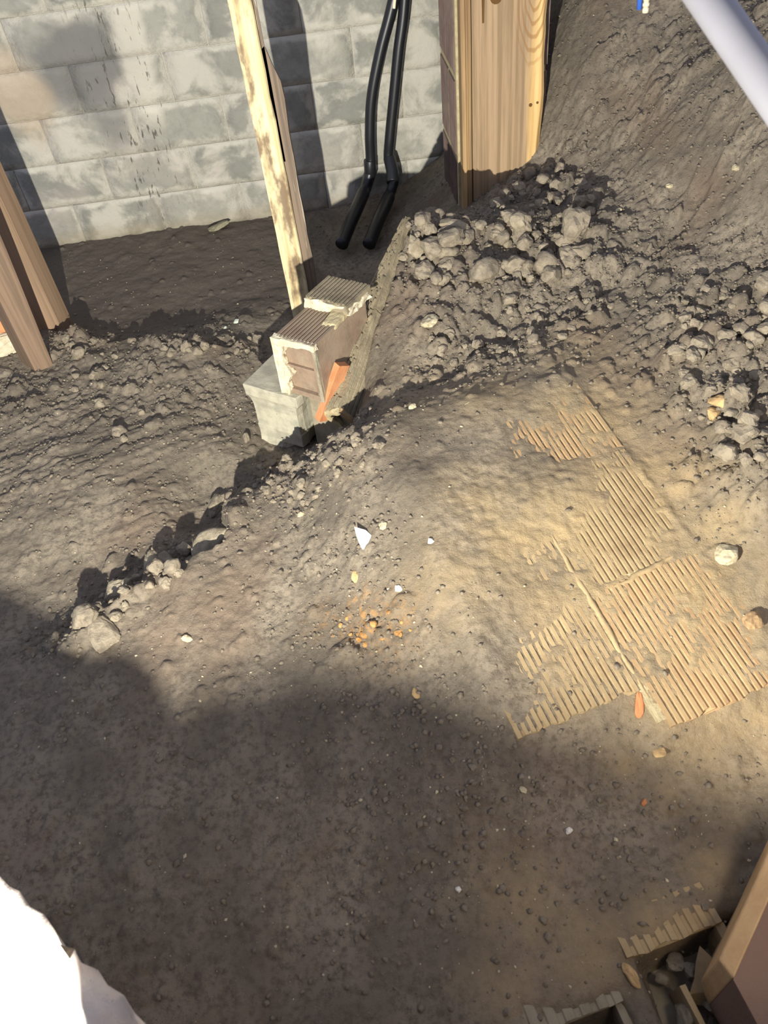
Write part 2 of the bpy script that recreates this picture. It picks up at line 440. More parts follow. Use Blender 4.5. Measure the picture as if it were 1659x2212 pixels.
def field(spots):
    f = np.zeros_like(GX)
    for px, py, r, v in spots:
        p = march(BASE, px, py)
        f = np.maximum(f, v * np.exp(-(((GX - p.x) ** 2 + (GY - p.y) ** 2) / (r * r))))
    return f
CLOD = field([(930,500,.13,1),(1000,500,.16,1),(1080,500,.18,1),(1180,520,.18,1),(1250,560,.2,.9),(900,600,.12,.9),(1000,640,.16,.8),(1100,640,.16,.9),(1200,660,.18,.8),
              (1180,400,.2,.9),(1250,420,.18,.7),(1400,520,.15,.6),(1560,680,.2,1),(1640,750,.2,1),(1500,760,.15,.8),(1600,880,.15,1),(1640,980,.14,1),(1560,960,.12,.7),(1600,1080,.1,.6),
              (1050,760,.14,.8),(960,790,.10,.7),(1180,750,.12,.5),(650,1040,.12,.8),(720,1000,.12,.8),(560,1050,.10,.8),(780,960,.10,.8),(700,1090,.10,.5),
              (180,745,.16,.7),(390,735,.14,.7),(520,760,.1,.5),(250,830,.2,.45),(60,860,.2,.4),(450,860,.2,.4),(330,1220,.12,.7),(250,1290,.12,.7),(470,1150,.1,.5),(180,1340,.12,.7),
              (1300,260,.25,.55),(1500,150,.3,.5),(1620,80,.25,.5),(1620,420,.25,.4),(1450,600,.2,.5),(760,1250,.12,.35),(780,1380,.12,.3)])
DUST = field([(1270,930,.16,.8),(1380,1060,.16,.9),(1250,1180,.18,1),(1130,1200,.16,.8),(1350,1230,.2,1),(1480,1280,.2,.9),(1200,1330,.14,.6),(1520,1480,.2,.8),(1240,1480,.12,.6),(1050,1150,.12,.6),
              (1560,1120,.08,.7),(900,900,.16,.35),(1000,1300,.14,.45),(1050,920,.14,.45),(1250,800,.14,.35),(1640,1550,.12,.7),(1120,1950,.1,.5),(1260,2050,.08,.6),(1430,1990,.06,.7),(1340,1660,.05,.5),(1450,1720,.05,.4),(1530,1880,.06,.6),(1100,2130,.08,.5)])
RUST = field([(790,1370,.05,1),(860,1370,.05,.6),(700,1350,.05,.45),(780,1330,.04,.7),(880,1060,.05,.15),(780,1090,.035,.2),(850,1400,.08,.4)])
RAKE = field([(100,950,.35,1),(300,1000,.3,1),(420,900,.2,.8),(1500,480,.25,.9),(1620,560,.2,1),(1400,640,.15,.6),(1450,320,.3,.35),(1350,820,.14,.6),(1120,900,.14,.5),(1600,250,.3,.3),(200,1100,.25,.6)])
GRIT = field([(1000,1650,.3,1),(1100,1750,.25,.9),(900,1800,.25,.7),(1300,1600,.25,.7),(850,1500,.2,.7),(780,1300,.2,.6),(1300,1800,.3,.5),(700,1100,.2,.5)])

a = math.radians(28)
ux = GX * math.cos(a) + GY * math.sin(a); uy = -GX * math.sin(a) + GY * math.cos(a)
Z = BASE.copy()
Z += .014 * fbm(GX * 4, GY * 4, 3, 3) + .008 * fbm(GX * 16, GY * 16, 9, 3)
_p, _q = march(BASE, 1380, 320), march(BASE, 1560, 205)
a2 = math.atan2(_q.y - _p.y, _q.x - _p.x)
bank = np.clip((GX - .55) / .25, 0, 1) * np.clip((GY - 1.3) / .3, 0, 1)
vx = GX * math.cos(a2) + GY * math.sin(a2); vy = -GX * math.sin(a2) + GY * math.cos(a2)
far_flat = np.clip((GY - 2.7) / .25, 0, 1) * np.clip((-.1 - GX) / .2, 0, 1)
rk = fbm(ux * 5 + .3 * fbm(GX * 8, GY * 8, 70, 2), uy * 26, 21, 3, .6)
rk2 = fbm(vx * 4 + .3 * fbm(GX * 8, GY * 8, 70, 2), vy * 17, 27, 3, .6)
rk = rk * (1 - bank) + 1.5 * rk2 * bank
Z += RAKE * .011 * rk + .002 * (1 - far_flat) * rk
Z += (1 - .6 * far_flat) * .0035 * fbm(GX * 60, GY * 60, 33, 3, .6)
Z += domes(GX, GY, .050, 101, CLOD * .85) * (.45 + .70 * CLOD) + domes(GX, GY, .024, 131, np.clip(CLOD * 1.4, .10, .9) * (1 - .7 * far_flat)) * .55
Z += domes(GX, GY, .085, 161, np.clip(CLOD - .35, 0, 1) * .8) * .45

# sharp soil edges: a lip on the near side, a drop behind it
def edge(pix, zg, up, upw, dn, dnw, jag):
    pts = [at(a, b, zg) for a, b in pix]
    best = np.full_like(GX, 9.0); sd = np.zeros_like(GX)
    jx = GX + jag * fbm(GX * 9, GY * 9, 401, 3); jy = GY + jag * fbm(GX * 9, GY * 9, 431, 3)
    for p, q_ in zip(pts[:-1], pts[1:]):
        dx, dy = q_.x - p.x, q_.y - p.y; l2_ = dx * dx + dy * dy
        t = np.clip(((jx - p.x) * dx + (jy - p.y) * dy) / l2_, 0, 1)
        d = np.hypot(jx - p.x - t * dx, jy - p.y - t * dy)
        sg = np.sign(dx * (jy - p.y) - dy * (jx - p.x))
        m_ = d < best; best = np.where(m_, d, best); sd = np.where(m_, sg * d, sd)
    k = 1 / (1 + np.exp(sd / .006))            # 1 on the near side (right of the line's direction)
    a, b = pts[0], pts[-1]
    endf = np.clip(np.minimum(np.hypot(GX - a.x, GY - a.y), np.hypot(GX - b.x, GY - b.y)) / .10, 0, 1)
    return endf * (k * up * np.exp(-np.abs(sd) / upw) - (1 - k) * dn * np.exp(-np.abs(sd) / dnw))
Z += edge([(100,1375),(180,1345),(250,1305),(310,1245),(400,1235),(470,1195),(492,1130),(500,1085),(550,1055)], .10, .055, .14, .06, .10, .05)
Z += edge([(60,700),(135,715),(230,745),(330,745),(395,735),(470,755),(545,745)], .04, .018, .2, .016, .2, .05)
Z += edge([(900,800),(1000,770),(1120,705),(1230,690),(1330,640),(1420,560)], .35, .015, .12, .02, .12, .06)
Z += edge([(1390,560),(1470,490),(1560,410),(1659,330)], .52, .02, .12, .02, .12, .05)

# soil banked against the leaning tile row, open floor on its far side
RA = Vector((-.092, 1.868, .205)); RB = Vector((.213, 2.457, .50))
RD = (RB - RA); RL = RD.length; RDn = RD.normalized()
_r2 = Vector((RD.y, -RD.x, 0)).normalized(); _l2 = math.hypot(RD.x, RD.y); _dx, _dy = RD.x / _l2, RD.y / _l2
RS = (GX - RA.x) * _dx + (GY - RA.y) * _dy; RWd = (GX - RA.x) * _r2.x + (GY - RA.y) * _r2.y
def sg_(v, s): return 1 / (1 + np.exp(-v / s))
rel = Z - BASE
kA = sg_(RS - .14, .03) * sg_(_l2 + .06 - RS, .015) * sg_(RWd + .002, .006) * sg_(.13 - RWd, .05)
Z = Z * (1 - kA) + (RA.z + RD.z * np.clip(RS, 0, _l2) / _l2 - .012 + np.maximum(rel, -.01)) * kA
kB = sg_(RS + .03, .03) * sg_(_l2 + .35 - RS, .05) * sg_(-.03 - RWd, .012) * sg_(RWd + .55, .05)
Z = Z * (1 - kB) + np.minimum(Z, .0 + .25 * rel) * kB

# the fallen tile sheet lies in a plane; soil is cleared from it or washed over it
SP0 = Vector((.575, 1.60, .345)); SP1 = Vector((.74, 1.0, .22))
SV = (SP1 - SP0).normalized()
SU = Vector((-SV.y, SV.x, 0)).normalized()
if SU.x > 0: SU = -SU            # points left
SN = SU.cross(SV).normalized()
if SN.z < 0: SN = -SN
det = SU.x * SV.y - SU.y * SV.x
rx = GX - SP0.x; ry = GY - SP0.y
WW = (rx * SV.y - ry * SV.x) / det; SS = (SU.x * ry - SU.y * rx) / det
PL = SP0.z + SS * SV.z + WW * SU.z
def box_mask(v, a, b, s): return 1 / (1 + np.exp(-(v - a) / s)) * (1 / (1 + np.exp((v - b) / s)))
wob = .05 * fbm(GX * 7, GY * 7, 301, 3)
M1 = box_mask(WW + wob, .0, .30, .012) * box_mask(SS + wob, -.10, .86, .02)
M2 = box_mask(WW + wob, .30, .60, .02) * box_mask(SS + wob, .05, .76, .02)
M3 = box_mask(WW + wob, -.32, .0, .02) * box_mask(SS + wob, .66, .90, .02)
bury = -.0034 + .006 * fbm(SS * 6, WW * 7, 333, 3, .6) + .004 * fbm(GX * 26, GY * 26, 370, 2) + .005 * fbm(GX * 62, GY * 62, 390, 2)
MK = box_mask(WW, -.10, .72, .05) * box_mask(SS, -.24, .86, .06)
Z = Z * (1 - MK) + (PL - .006 + (Z - BASE) * .6) * MK
def blob(s, w_, rs, rw, h): return h * np.exp(-(((SS - s) / rs) ** 2 + ((WW - w_) / rw) ** 2))
bury = bury + blob(.24, .24, .09, .12, .016) + blob(.10, .50, .30, .13, .022) + blob(.36, .55, .14, .11, .014) + blob(.62, .60, .2, .05, .02) + blob(-.08, .14, .12, .4, .010) + blob(-.15, .2, .05, .5, .02) + blob(.2, .0, .5, .012, .006) + blob(.78, -.02, .06, .05, .016) + blob(.6, .62, .25, .08, .016) + blob(.50, .44, .06, .16, .006)
MS = np.clip(M1 + M2 + M3, 0, 1)
Z = Z * (1 - MS) + (PL + bury) * MS

# open cells of the broken tiles in the near right corner
CA, CB_, CC, CDd = at(1378, 2062, .115), at(1560, 1990, .115), at(1180, 2225, .10), at(1335, 2165, .10)
def cell(a, b, zt, x0, x1):
    global Z
    u = (b - a); L_ = math.hypot(u.x, u.y); cx, cy = u.x / L_, u.y / L_
    xl = (GX - a.x) * cx + (GY - a.y) * cy; yl = -(GX - a.x) * cy + (GY - a.y) * cx
    flat = box_mask(xl, -.10, L_ + .05, .02) * box_mask(yl, -.02, .085, .02)
    Z = Z * (1 - flat) + (zt - .002 + .009 * sg_(yl - .026 - .03 * fbm(GX * 14, GY * 14, 520, 3), .004) + .005 * fbm(GX * 20, GY * 20, 511, 3)) * flat
    pit = box_mask(xl, x0, L_ + x1, .005) * box_mask(yl, -.6, -.002, .005)
    Z = Z * (1 - pit) + np.minimum(Z, -.01) * pit
cell(CA, CB_, .115, .0, .12); cell(CC, CDd, .10, -.05, .0)

nyy, nxx = Z.shape
def build_floor():
    me = bpy.data.meshes.new('floor')
    v = np.stack([GX, GY, Z], -1).reshape(-1, 3).astype(np.float32)
    i = np.arange(nyy * nxx).reshape(nyy, nxx)
    q = np.stack([i[:-1, :-1], i[:-1, 1:], i[1:, 1:], i[1:, :-1]], -1).reshape(-1, 4).astype(np.int32)
    me.vertices.add(len(v)); me.vertices.foreach_set('co', v.ravel())
    me.loops.add(q.size); me.loops.foreach_set('vertex_index', q.ravel())
    me.polygons.add(len(q)); me.polygons.foreach_set('loop_start', np.arange(0, q.size, 4, dtype=np.int32))
    me.polygons.foreach_set('use_smooth', np.ones(len(q), dtype=bool))
    me.update(calc_edges=True)
    for nm, f in (('dust', DUST), ('rust', RUST), ('damp', np.clip(far_flat, 0, 1))):
        at_ = me.attributes.new(nm, 'FLOAT', 'POINT'); at_.data.foreach_set('value', f.ravel().astype(np.float32))
    me.materials.append(M_DIRT)
    o = bpy.data.objects.new('floor', me); COL.objects.link(o)
    return tag(o, 'uneven bare dirt ground with clods and a bank rising on the right', kind='structure')
build_floor()
def G(px, py): return march(Z, px, py)
def gz(x, y): return gz_of(Z, x, y)

# ------------------------------------------------------------------ back wall of concrete blocks
WY = 3.72
wall = MB().box(-2.6, 2.4, WY, WY + .2, -.2, 1.75).build('wall_back', M_MORTW)
tag(wall, 'grey concrete block wall smeared with pale parging behind the dirt floor', kind='structure')
CH = .192; BL = .40
bme = {}
for row in range(-1, 9):
    z0 = -.012 + row * CH
    off = -.07 if row % 2 else .13
    k = 0
    x = -2.6 + off
    while x < 2.3:
        o = None
        mb = MB(); g = .0015
        var = R.randrange(5)
        if var not in bme:
            b_ = MB().box(-BL / 2 + g, BL / 2 - g, -.0025, .03, g, CH - g)
            ob = b_.build('block', M_BLOCKW, wall, cuts=5, rough=.0012, seed=var + 3, scale=22, smooth=True)
            bme[var] = ob.data; o = ob
        else:
            o = bpy.data.objects.new('block', bme[var]); COL.objects.link(o); o.parent = wall
        o.location = (x + BL / 2, WY - .0045 + R.uniform(-.0015, .001), z0)
        x += BL

# ------------------------------------------------------------------ tile pier with a wooden plank in front
FY = 2.98
def build_pier():
    p = empty('tile_pier', (.64, FY + .23, .0))
    tag(p, 'dark red hollow tile pier with pale mortar joints behind the wooden plank', 'pier')
    core = MB().box(-.1712, .155, -.174, .204, -.05, 1.75).build('mortar', M_MORT, p)
    zz = [-.05, .13, .42, .71, 1.00, 1.29, 1.60]
    for k in range(len(zz) - 1):
        z0, z1 = zz[k] + .011, zz[k + 1] - .011
        cols = ((-.173, -.05, -.150, .02), (-.173, -.05, .042, .205)) if k % 2 else ((-.173, -.05, -.150, -.015), (-.173, -.05, .007, .205))
        for (xa, xb, ya, yb) in cols + ((-.035, .162, -.175, .02), (-.035, .162, .035, .205)):
            mb = MB().box(xa, xb, ya, yb, z0, z1)
            if xa < -.1:       # scored outer face
                n = int((yb - ya) / .012)
                for i in range(n):
                    yy = ya + .006 + i * .012
                    mb.box(xa - .0025, xa + .001, yy, yy + .006, z0 + .004, z1 - .004)
            mb.build('tile', M_REDT, p)
    return p
build_pier()

def plank(name, x0, x1, y0, y1, z0, z1, mat, label, cat, cut=None, lean=0, wane=.0, rough=.0015):
    o = empty(name, ((x0 + x1) / 2, (y0 + y1) / 2, z0))
    return o
# wide plank: worn front, right-hand edge waney
def build_post():
    xa, xb = .512, .772; cx = .64
    root = MB()
    nz = 26; prof = []
    h = 1.62
    v = []; f = []
    for k in range(nz + 1):
        zz = .05 + (h - .05) * k / nz
        wn = .010 * mnoise.noise(Vector((0, 3, zz * 4))) + .004 * mnoise.noise(Vector((9, 1, zz * 15)))
        e = xb - cx + wn
        ch = .012 + .012 * abs(mnoise.noise(Vector((4, 4, zz * 3))))
        sl = .0
        ring = [(xa - cx, -.03), (-.07, -.0315), (0.0, -.0325), (.07, -.0315), (e - ch, -.03), (e, -.03 + ch * 1.2), (e - .004, .04), (xa - cx, .04)]
        v += [(x, y, zz) for x, y in ring]
    n = 8
    f.append(tuple(reversed(range(n)))); f.append(tuple(nz * n + i for i in range(n)))
    for k in range(nz):
        for i in range(n):
            j = (i + 1) % n
            f.append((k * n + i, k * n + j, (k + 1) * n + j, (k + 1) * n + i))
    root.add(v, f)
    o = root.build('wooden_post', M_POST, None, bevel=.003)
    o.location = (cx, FY, 0)
    tag(o, 'wide weathered timber post with yellow grain rising from the dirt heap', 'post')
    # knots and nail holes
    kn = M_KNOT
    for x, z, r in ((.085, .62, .006), (.11, .625, .004), (-.045, .97, .02)):
        q = MB().tube([(x, -.0335, z), (x, -.030, z)], [r, r * 1.1], 12).build('knot', kn, o)
    sp = MB().hexa([(-.092, -.0338, .90), (-.086, -.0338, .90), (-.086, -.030, .90), (-.092, -.030, .90), (-.094, -.0338, .985), (-.084, -.0338, .985), (-.084, -.030, .985), (-.094, -.030, .985)]).build('slot', kn, o)
    return o
M_KNOT = mat_plain('dark_knot', (96, 70, 42), .9, .1)
build_post()
st = MB().prism([(-.018, -.028), (-.004, -.034), (.000, -.030), (.004, -.030), (.006, -.036), (.016, -.034), (.016, .03), (-.018, .03)], 0, 1.62)
st.v = [(x, z, y) for x, y, z in st.v]
so = st.build('trim_strip', M_STRIP, None); so.location = (.492, FY, .02)
tag(so, 'narrow moulded wooden strip fixed along the left edge of the timber post', 'trim strip')

# ------------------------------------------------------------------ thin stick standing before the wall
SY = 2.76
def build_stick():
    a0 = aty(491, 2, SY); a1 = aty(630, 668, SY)
    xl = lambda z: a1.x + (a0.x - a1.x) * (z - a1.z) / (a0.z - a1.z)
    base = -.02
    r = empty('wooden_stick', (xl(0), SY, base))
    tag(r, 'tall thin pale wooden stick of two nailed battens standing before the block wall', 'stick')
    def L(x, y, z): return (x - xl(0), y - SY, z - base)
    mb = MB(); nz = 18; v = []; f = []
    for k in range(nz + 1):
        z = base + (1.35 - base) * k / nz
        wd = .078 - .012 * max(0, (z - .55)) + .003 * mnoise.noise(Vector((z * 9, 1, 2)))
        x0 = xl(z) + .002 * mnoise.noise(Vector((z * 12, 5, 2))); x1 = x0 + wd
        v += [L(x0, SY, z), L(x1 - .004, SY, z), L(x1, SY + .005, z), L(x1, SY + .022, z), L(x0, SY + .022, z)]
    n = 5
    f = [tuple(reversed(range(n))), tuple(nz * n + i for i in range(n))]
    for k in range(nz):
        for i in range(n):
            j = (i + 1) % n; f.append((k * n + i, k * n + j, (k + 1) * n + j, (k + 1) * n + i))
    mb.add(v, f); mb.build('front_batten', M_STICK, r)
    mb = MB(); v = []
    for k in range(nz + 1):
        z = base + .02 + (.93 - base) * k / nz
        x0 = xl(z) + .070; wd = .044 + .006 * mnoise.noise(Vector((z * 7, 8, 2)))
        if k >= nz - 1: wd -= .014 * (k - nz + 2)
        v += [L(x0, SY + .0235, z), L(x0 + wd, SY + .0235, z + .01), L(x0 + wd + .002, SY + .045, z), L(x0, SY + .045, z)]
    n = 4
    f = [tuple(reversed(range(n))), tuple(nz * n + i for i in range(n))]
    for k in range(nz):
        for i in range(n):
            j = (i + 1) % n; f.append((k * n + i, k * n + j, (k + 1) * n + j, (k + 1) * n + i))
    mb.add(v, f); mb.build('back_batten', M_STICK2, r)
    mb = MB(); z0 = .60
    mb.hexa([L(xl(z) + dx, SY + dy, z) for z in (.60, 1.35) for dx, dy in ((.062, .0235), (.083, .0235), (.083, .04), (.062, .04))]).build('upper_batten', M_STICK2, r)
build_stick()

# ------------------------------------------------------------------ studs at the left
def stud(name, pts_bottom, pts_top, depth, mat, label, taper=True):
    """board between a bottom and a top edge (left point, right point), depth goes back along y"""
    (bl, br), (tl, tr) = pts_bottom, pts_top
    o0 = (Vector(bl) + Vector(br)) / 2
    D = Vector((depth[0], depth[1], 0))
    nz = 16; v = []; f = []
    for k in range(nz + 1):
        t = k / nz
        a_ = Vector(bl).lerp(Vector(tl), t); b_ = Vector(br).lerp(Vector(tr), t)
        jx = Vector((.004 * mnoise.noise(Vector((k * .7, 2, len(label)))), 0, 0))
        ring = [a_ + jx, b_ + jx + Vector((-.005, 0, 0)), b_ + jx + Vector((0, .006, 0)), b_ + D + jx, a_ + D + jx]
        v += [tuple(p - o0) for p in ring]
    n = 5
    f = [tuple(reversed(range(n))), tuple(nz * n + i for i in range(n))]
    for k in range(nz):
        for i in range(n):
            j = (i + 1) % n; f.append((k * n + i, k * n + j, (k + 1) * n + j, (k + 1) * n + i))
    o = MB().add(v, f).build(name, mat); o.location = o0
    return tag(o, label, 'stud')
stud('wooden_stud', ((-1.305, 2.84, -.02), (-1.214, 2.86, -.02)), ((-1.30, 2.84, 1.7), (-1.222, 2.86, 1.7)), (.02, .09), M_STUD,
     'reddish brown upright board, the rear one of the pair at the left edge')
stud('wooden_stud', ((-1.232, 2.52, -.02), (-1.178, 2.55, -.02)), ((-1.225, 2.52, 1.7), (-1.07, 2.55, 1.7)), (-.07, .075), M_STUD2,
     'grey brown rounded stud with a worn foot in front of the reddish board')

# brick corner behind the studs
def build_brick_corner():
    p = G(14, 770)
    r = empty('clay_tile_fragment', (p.x - .06, p.y + .05, gz(p.x, p.y) - .01), (0, 0, math.radians(18)))
    tag(r, 'orange clay tile with lumpy white mortar beside the foot of the studs', 'clay tile')
    MB().box(-.16, .10, -.02, .09, 0, .15).build('tile', M_ORANGE, r, bevel=.004, cuts=4, rough=.003)
    MB().box(-.17, .105, -.055, -.015, -.01, .085).build('mortar', M_MORTP, r, cuts=7, rough=.011, seed=5, scale=45)
    MB().box(-.16, .06, -.05, .05, .150, .165).build('mortar', M_MORTG, r, cuts=4, rough=.006, seed=2, scale=45)
build_brick_corner()

# ------------------------------------------------------------------ concrete block, hollow tile on it
RZ = math.radians(-34)
def build_block():
    r = empty('concrete_block', (-.396, 2.062, -.012), (0, 0, RZ))
    tag(r, 'pale grey concrete block with flared ends lying under the hollow tile', 'concrete block')
    Wd, Ht, Ln = .205, .215, .39
    # plan outline with flared ears, extruded in z; waist slightly narrower
    mb = MB()
    rows = [(0, 0), (.004, .05), (.0075, .058), (.0085, .15), (.006, .158), (0, .17), (0, Ht - .048), (-.001, Ht)]
    rows = [(0.016, 0), (.014, .05), (.017, .056), (.017, .13), (.013, .16), (.006, .170), (.0, .176), (-.001, Ht)]
    v = []; f = []
    def outline(i): return [(i, 0), (Wd * .5, -.001), (Wd - i, 0), (Wd + .004 - i, .03), (Wd - i, .06), (Wd - i, Ln), (i, Ln), (i, .05)]
    for i, z in rows: v += [(x, y + i * .35, z) for x, y in outline(i)]
    n = 8
    f = [tuple(reversed(range(n))), tuple((len(rows) - 1) * n + k for k in range(n))]
    for k in range(len(rows) - 1):
        for i in range(n):
            j = (i + 1) % n; f.append((k * n + i, k * n + j, (k + 1) * n + j, (k + 1) * n + i))
    mb.add(v, f).build('body', M_CONC, r, cuts=3, rough=.0016, seed=4, scale=40, bevel=.002)
    MB().hexa([(.02, -.004, -.02), (.10, -.002, -.03), (.15, .03, -.02), (.02, .05, -.02), (.02, .004, .012), (.11, .004, .01), (.16, .03, .01), (.02, .05, .012)]).build('broken_foot', M_CONC, r, cuts=3, rough=.005)
    r2 = empty('concrete_block', (-.396 + .235 * math.cos(RZ), 2.062 + .235 * math.sin(RZ), -.03), (0, 0, RZ))
    r2.location += Vector((.03 * -math.sin(RZ), .03 * math.cos(RZ), 0))
    tag(r2, 'brownish concrete block squeezed between the pale block and the tile ridge', 'concrete block')
    MB().box(-.022, .125, .02, .36, -.02, .215).build('body', M_CONC2, r2, cuts=4, rough=.003, seed=8, bevel=.003)
build_block()

def grooved_top(mb, x0, x1, y0, y1, z0, z1, n, gd=.004, ny=1, jag=0, seed=0):
    """slab with grooves cut along y in its upper face; far/near ends may be ragged"""
    prof = [(x0, z0), (x1, z0), (x1, z1)]
    s = (x1 - x0 - .012) / n
    for i in range(n - 1, -1, -1):
        c = x0 + .006 + s * (i + .5)
        prof += [(c + s * .24, z1), (c + s * .15, z1 - gd), (c - s * .15, z1 - gd), (c - s * .24, z1)]
    prof.append((x0, z1))
    k0 = len(mb.v)
    mb.prism(prof, y0, y1, ny)
    if jag:
        for i in range(k0, len(mb.v)):
            x, y, z = mb.v[i]
            j = jag * (mnoise.noise(Vector((x * 28, seed, 1))) + .5 * mnoise.noise(Vector((x * 90, seed, 7))))
            if abs(y - y0) < 1e-6: y += j
            elif abs(y - y1) < 1e-6: y += j * .4
            mb.v[i] = (x, y, z)
    return mb

def build_hollow_tile():
    Wd, Ht, Ln, T = .142, .205, .285, .018
    r = empty('hollow_tile', (-.252, 1.99, .205), (0, 0, math.radians(-36)))
    tag(r, 'brown hollow clay tile with grooved top and mortar crust, stacked on the pale block', 'hollow tile')
    mb = MB(); grooved_top(mb, 0, Wd, 0, Ln, Ht - T, Ht, 10, .005)
    mb.build('top_shell', M_BROWN, r)
    MB().box(0, Wd, 0, Ln, 0, T).build('bottom_shell', M_BROWN, r)
    MB().box(0, T, .0, Ln, T, Ht - T).build('side_shell', M_BROWN, r)
    MB().box(Wd - T, Wd, 0, Ln, T, Ht - T).build('side_shell', M_BROWN, r, bevel=.002)
    MB().box(T, Wd - T, .004, Ln, Ht * .5 - .005, Ht * .5 + .005).build('web', M_BROWN, r)
    MB().box(T, Wd - T, .014, .03, T, Ht * .5 - .005).build('cell_wall', M_BROWN, r)
    MB().box(T, Wd - T, .014, .03, Ht * .5 + .005, Ht - T).build('cell_wall', M_BROWN, r)
    # mortar crust on the left of the end and along its top edge
    def crust(pts, th, seed):
        mbx = MB(); n = len(pts)
        v = [(x, -th, z) for x, z in pts] + [(x, .012, z) for x, z in pts]
        f = [tuple(range(n)), tuple(reversed(range(n, 2 * n)))] + [((i + 1) % n, i, i + n, (i + 1) % n + n) for i in range(n)]
        return mbx.add(v, f).build('mortar', M_MORTP, r, cuts=4, rough=.0035, seed=seed, scale=70)
    crust([(-.012, .0), (.018, -.002), (.024, .02), (.018, .04), (.026, .055), (.044, .08), (.036, .092), (.022, .11), (.018, .14), (.03, .165), (.035, .19), (.03, Ht - .002), (-.008, Ht)], .012, 1)
    crust([(.02, Ht - .026), (.06, Ht - .024), (.10, Ht - .018), (Wd + .002, Ht - .02), (Wd + .002, Ht - .001), (.02, Ht - .001)], .006, 2)
    crust([(Wd - .008, 0), (Wd + .001, 0), (Wd + .001, Ht - .02), (Wd - .008, Ht - .02)], .002, 3).data.materials[0] = M_MORTG
    # second tile piece still mortared on the far end
    mb = MB(); grooved_top(mb, -.002, Wd + .012, .175, Ln + .02, Ht + .006, Ht + .034, 11, .004, jag=.012, seed=3)
    mb.build('top_fragment', M_ROUGH, r)
    MB().hexa([(-.004, .160, Ht - .004), (Wd + .012, .178, Ht - .004), (Wd + .014, Ln + .01, Ht - .004), (-.004, Ln + .01, Ht - .004),
               (-.004, .168, Ht + .028), (Wd + .014, .172, Ht + .026), (Wd + .014, Ln, Ht + .02), (-.004, Ln, Ht + .02)]).build('mortar', M_MORTP, r, cuts=8, rough=.006, seed=9, scale=50)
    MB().hexa([(Wd - .045, .10, Ht - .004), (Wd + .004, .105, Ht - .006), (Wd + .004, .18, Ht - .006), (Wd - .05, .18, Ht - .004),
               (Wd - .04, .11, Ht + .004), (Wd + .002, .115, Ht + .004), (Wd + .004, .18, Ht + .008), (Wd - .05, .18, Ht + .008)]).build('mortar', M_MORT, r, cuts=5, rough=.004, seed=6, scale=60)
build_hollow_tile()

# ------------------------------------------------------------------ ridge of hollow tiles holding back the heap
def ridge_tile(k, s0, s1, label):
    o0 = RA + RDn * s0
    right = Vector((RDn.y, -RDn.x, 0)).normalized()
    upn = right.cross(RDn).normalized()
    rm = Matrix((right, RDn, upn)).transposed().to_4x4()
    tilt = Matrix.Rotation(math.radians(-24), 4, 'Y')
    r = empty('ridge_tile', (0, 0, 0)); r.matrix_world = Matrix.Translation(o0) @ rm @ tilt
    tag(r, label, 'hollow tile', 'tiles of the heap edge')
    Ln = s1 - s0 - .004; T = .018; Wn = .082
    # narrow rough face on top (local x from -Wn to 0), wide grooved face on the right, covered by soil
    tp = (lambda y: 1 - .72 * max(y, 0) / Ln) if k == 1 else (lambda y: 1.0)
    nf = MB().box(-Wn, 0, 0, Ln, -T, 0); nf.v = [(x * tp(y), y, z) for x, y, z in nf.v]
    nf.build('narrow_face', M_ROUGH, r, cuts=9, rough=.0035, seed=k, scale=60)
    mb = MB(); rr = random.Random(k + 5)
    for i in range(7):
        x = -.006 - i * .0095; y = 0.0
        while y < Ln - .01:
            l_ = min(rr.uniform(.012, .05), Ln - y)
            if rr.random() < .75:
                sk = rr.uniform(-.004, .004)
                mb.hexa([(x - .0065, y, -.004), (x, y, -.004), (x + sk, y + l_, -.004), (x - .0065 + sk, y + l_, -.004),
                         (x - .0055, y + .003, .008), (x - .001, y + .002, .007), (x - .001 + sk, y + l_ - .003, .008), (x - .0055 + sk, y + l_ - .002, .006)])
            y += l_ + rr.uniform(.002, .012)
    mb.v = [(x * tp(y), y, z) for x, y, z in mb.v]
    tag(mb.build('scoring', M_ROUGH, r), kind='stuff')
    mb = MB(); grooved_top(mb, .002, .19, 0, Ln, -T, 0.0, 10, .004, jag=.008 if k == 0 else 0, seed=k)
    mb.v = [(-z_ * -1, y, -x) for x, y, z_ in mb.v]
    mb.build('wide_face', M_ROUGH, r)
    bf = MB().box(-Wn, -Wn + T, .0, Ln, -.19, -T); bf.v = [(x * tp(y), y, z) for x, y, z in bf.v]
    bf.build('back_face', M_ROUGH, r)
    if k == 0:
        MB().box(-Wn - .002, 0, -.012, .003, -.024, .001).build('broken_edge', M_MORT, r, cuts=5, rough=.004, seed=3, scale=60)
        MB().box(-.02, .003, -.010, .003, -.10, -.004).build('broken_edge', M_TILEO, r, cuts=5, rough=.003, seed=6, scale=60)
        MB().box(-Wn - .003, -Wn + .024, -.014, .003, -.13, -.01).build('broken_edge', M_MORT, r, cuts=5, rough=.004, seed=4, scale=60)
        MB().hexa([(-Wn + .018, .01, -.08), (-.02, .01, -.075), (-.02, .12, -.07), (-Wn + .018, .12, -.075), (-Wn + .018, .014, -.05), (-.02, .02, -.045), (-.02, .12, -.03), (-Wn + .018, .12, -.03)]).build('mortar', M_MORTG, r, cuts=4, rough=.005, seed=4, scale=60)
ridge_tile(0, 0, RL * .5, 'near tile of the rough leaning tile row beside the dirt heap, open end showing')
ridge_tile(1, RL * .5, RL, 'far tile of the rough leaning tile row, ending in a peak before the shadow')

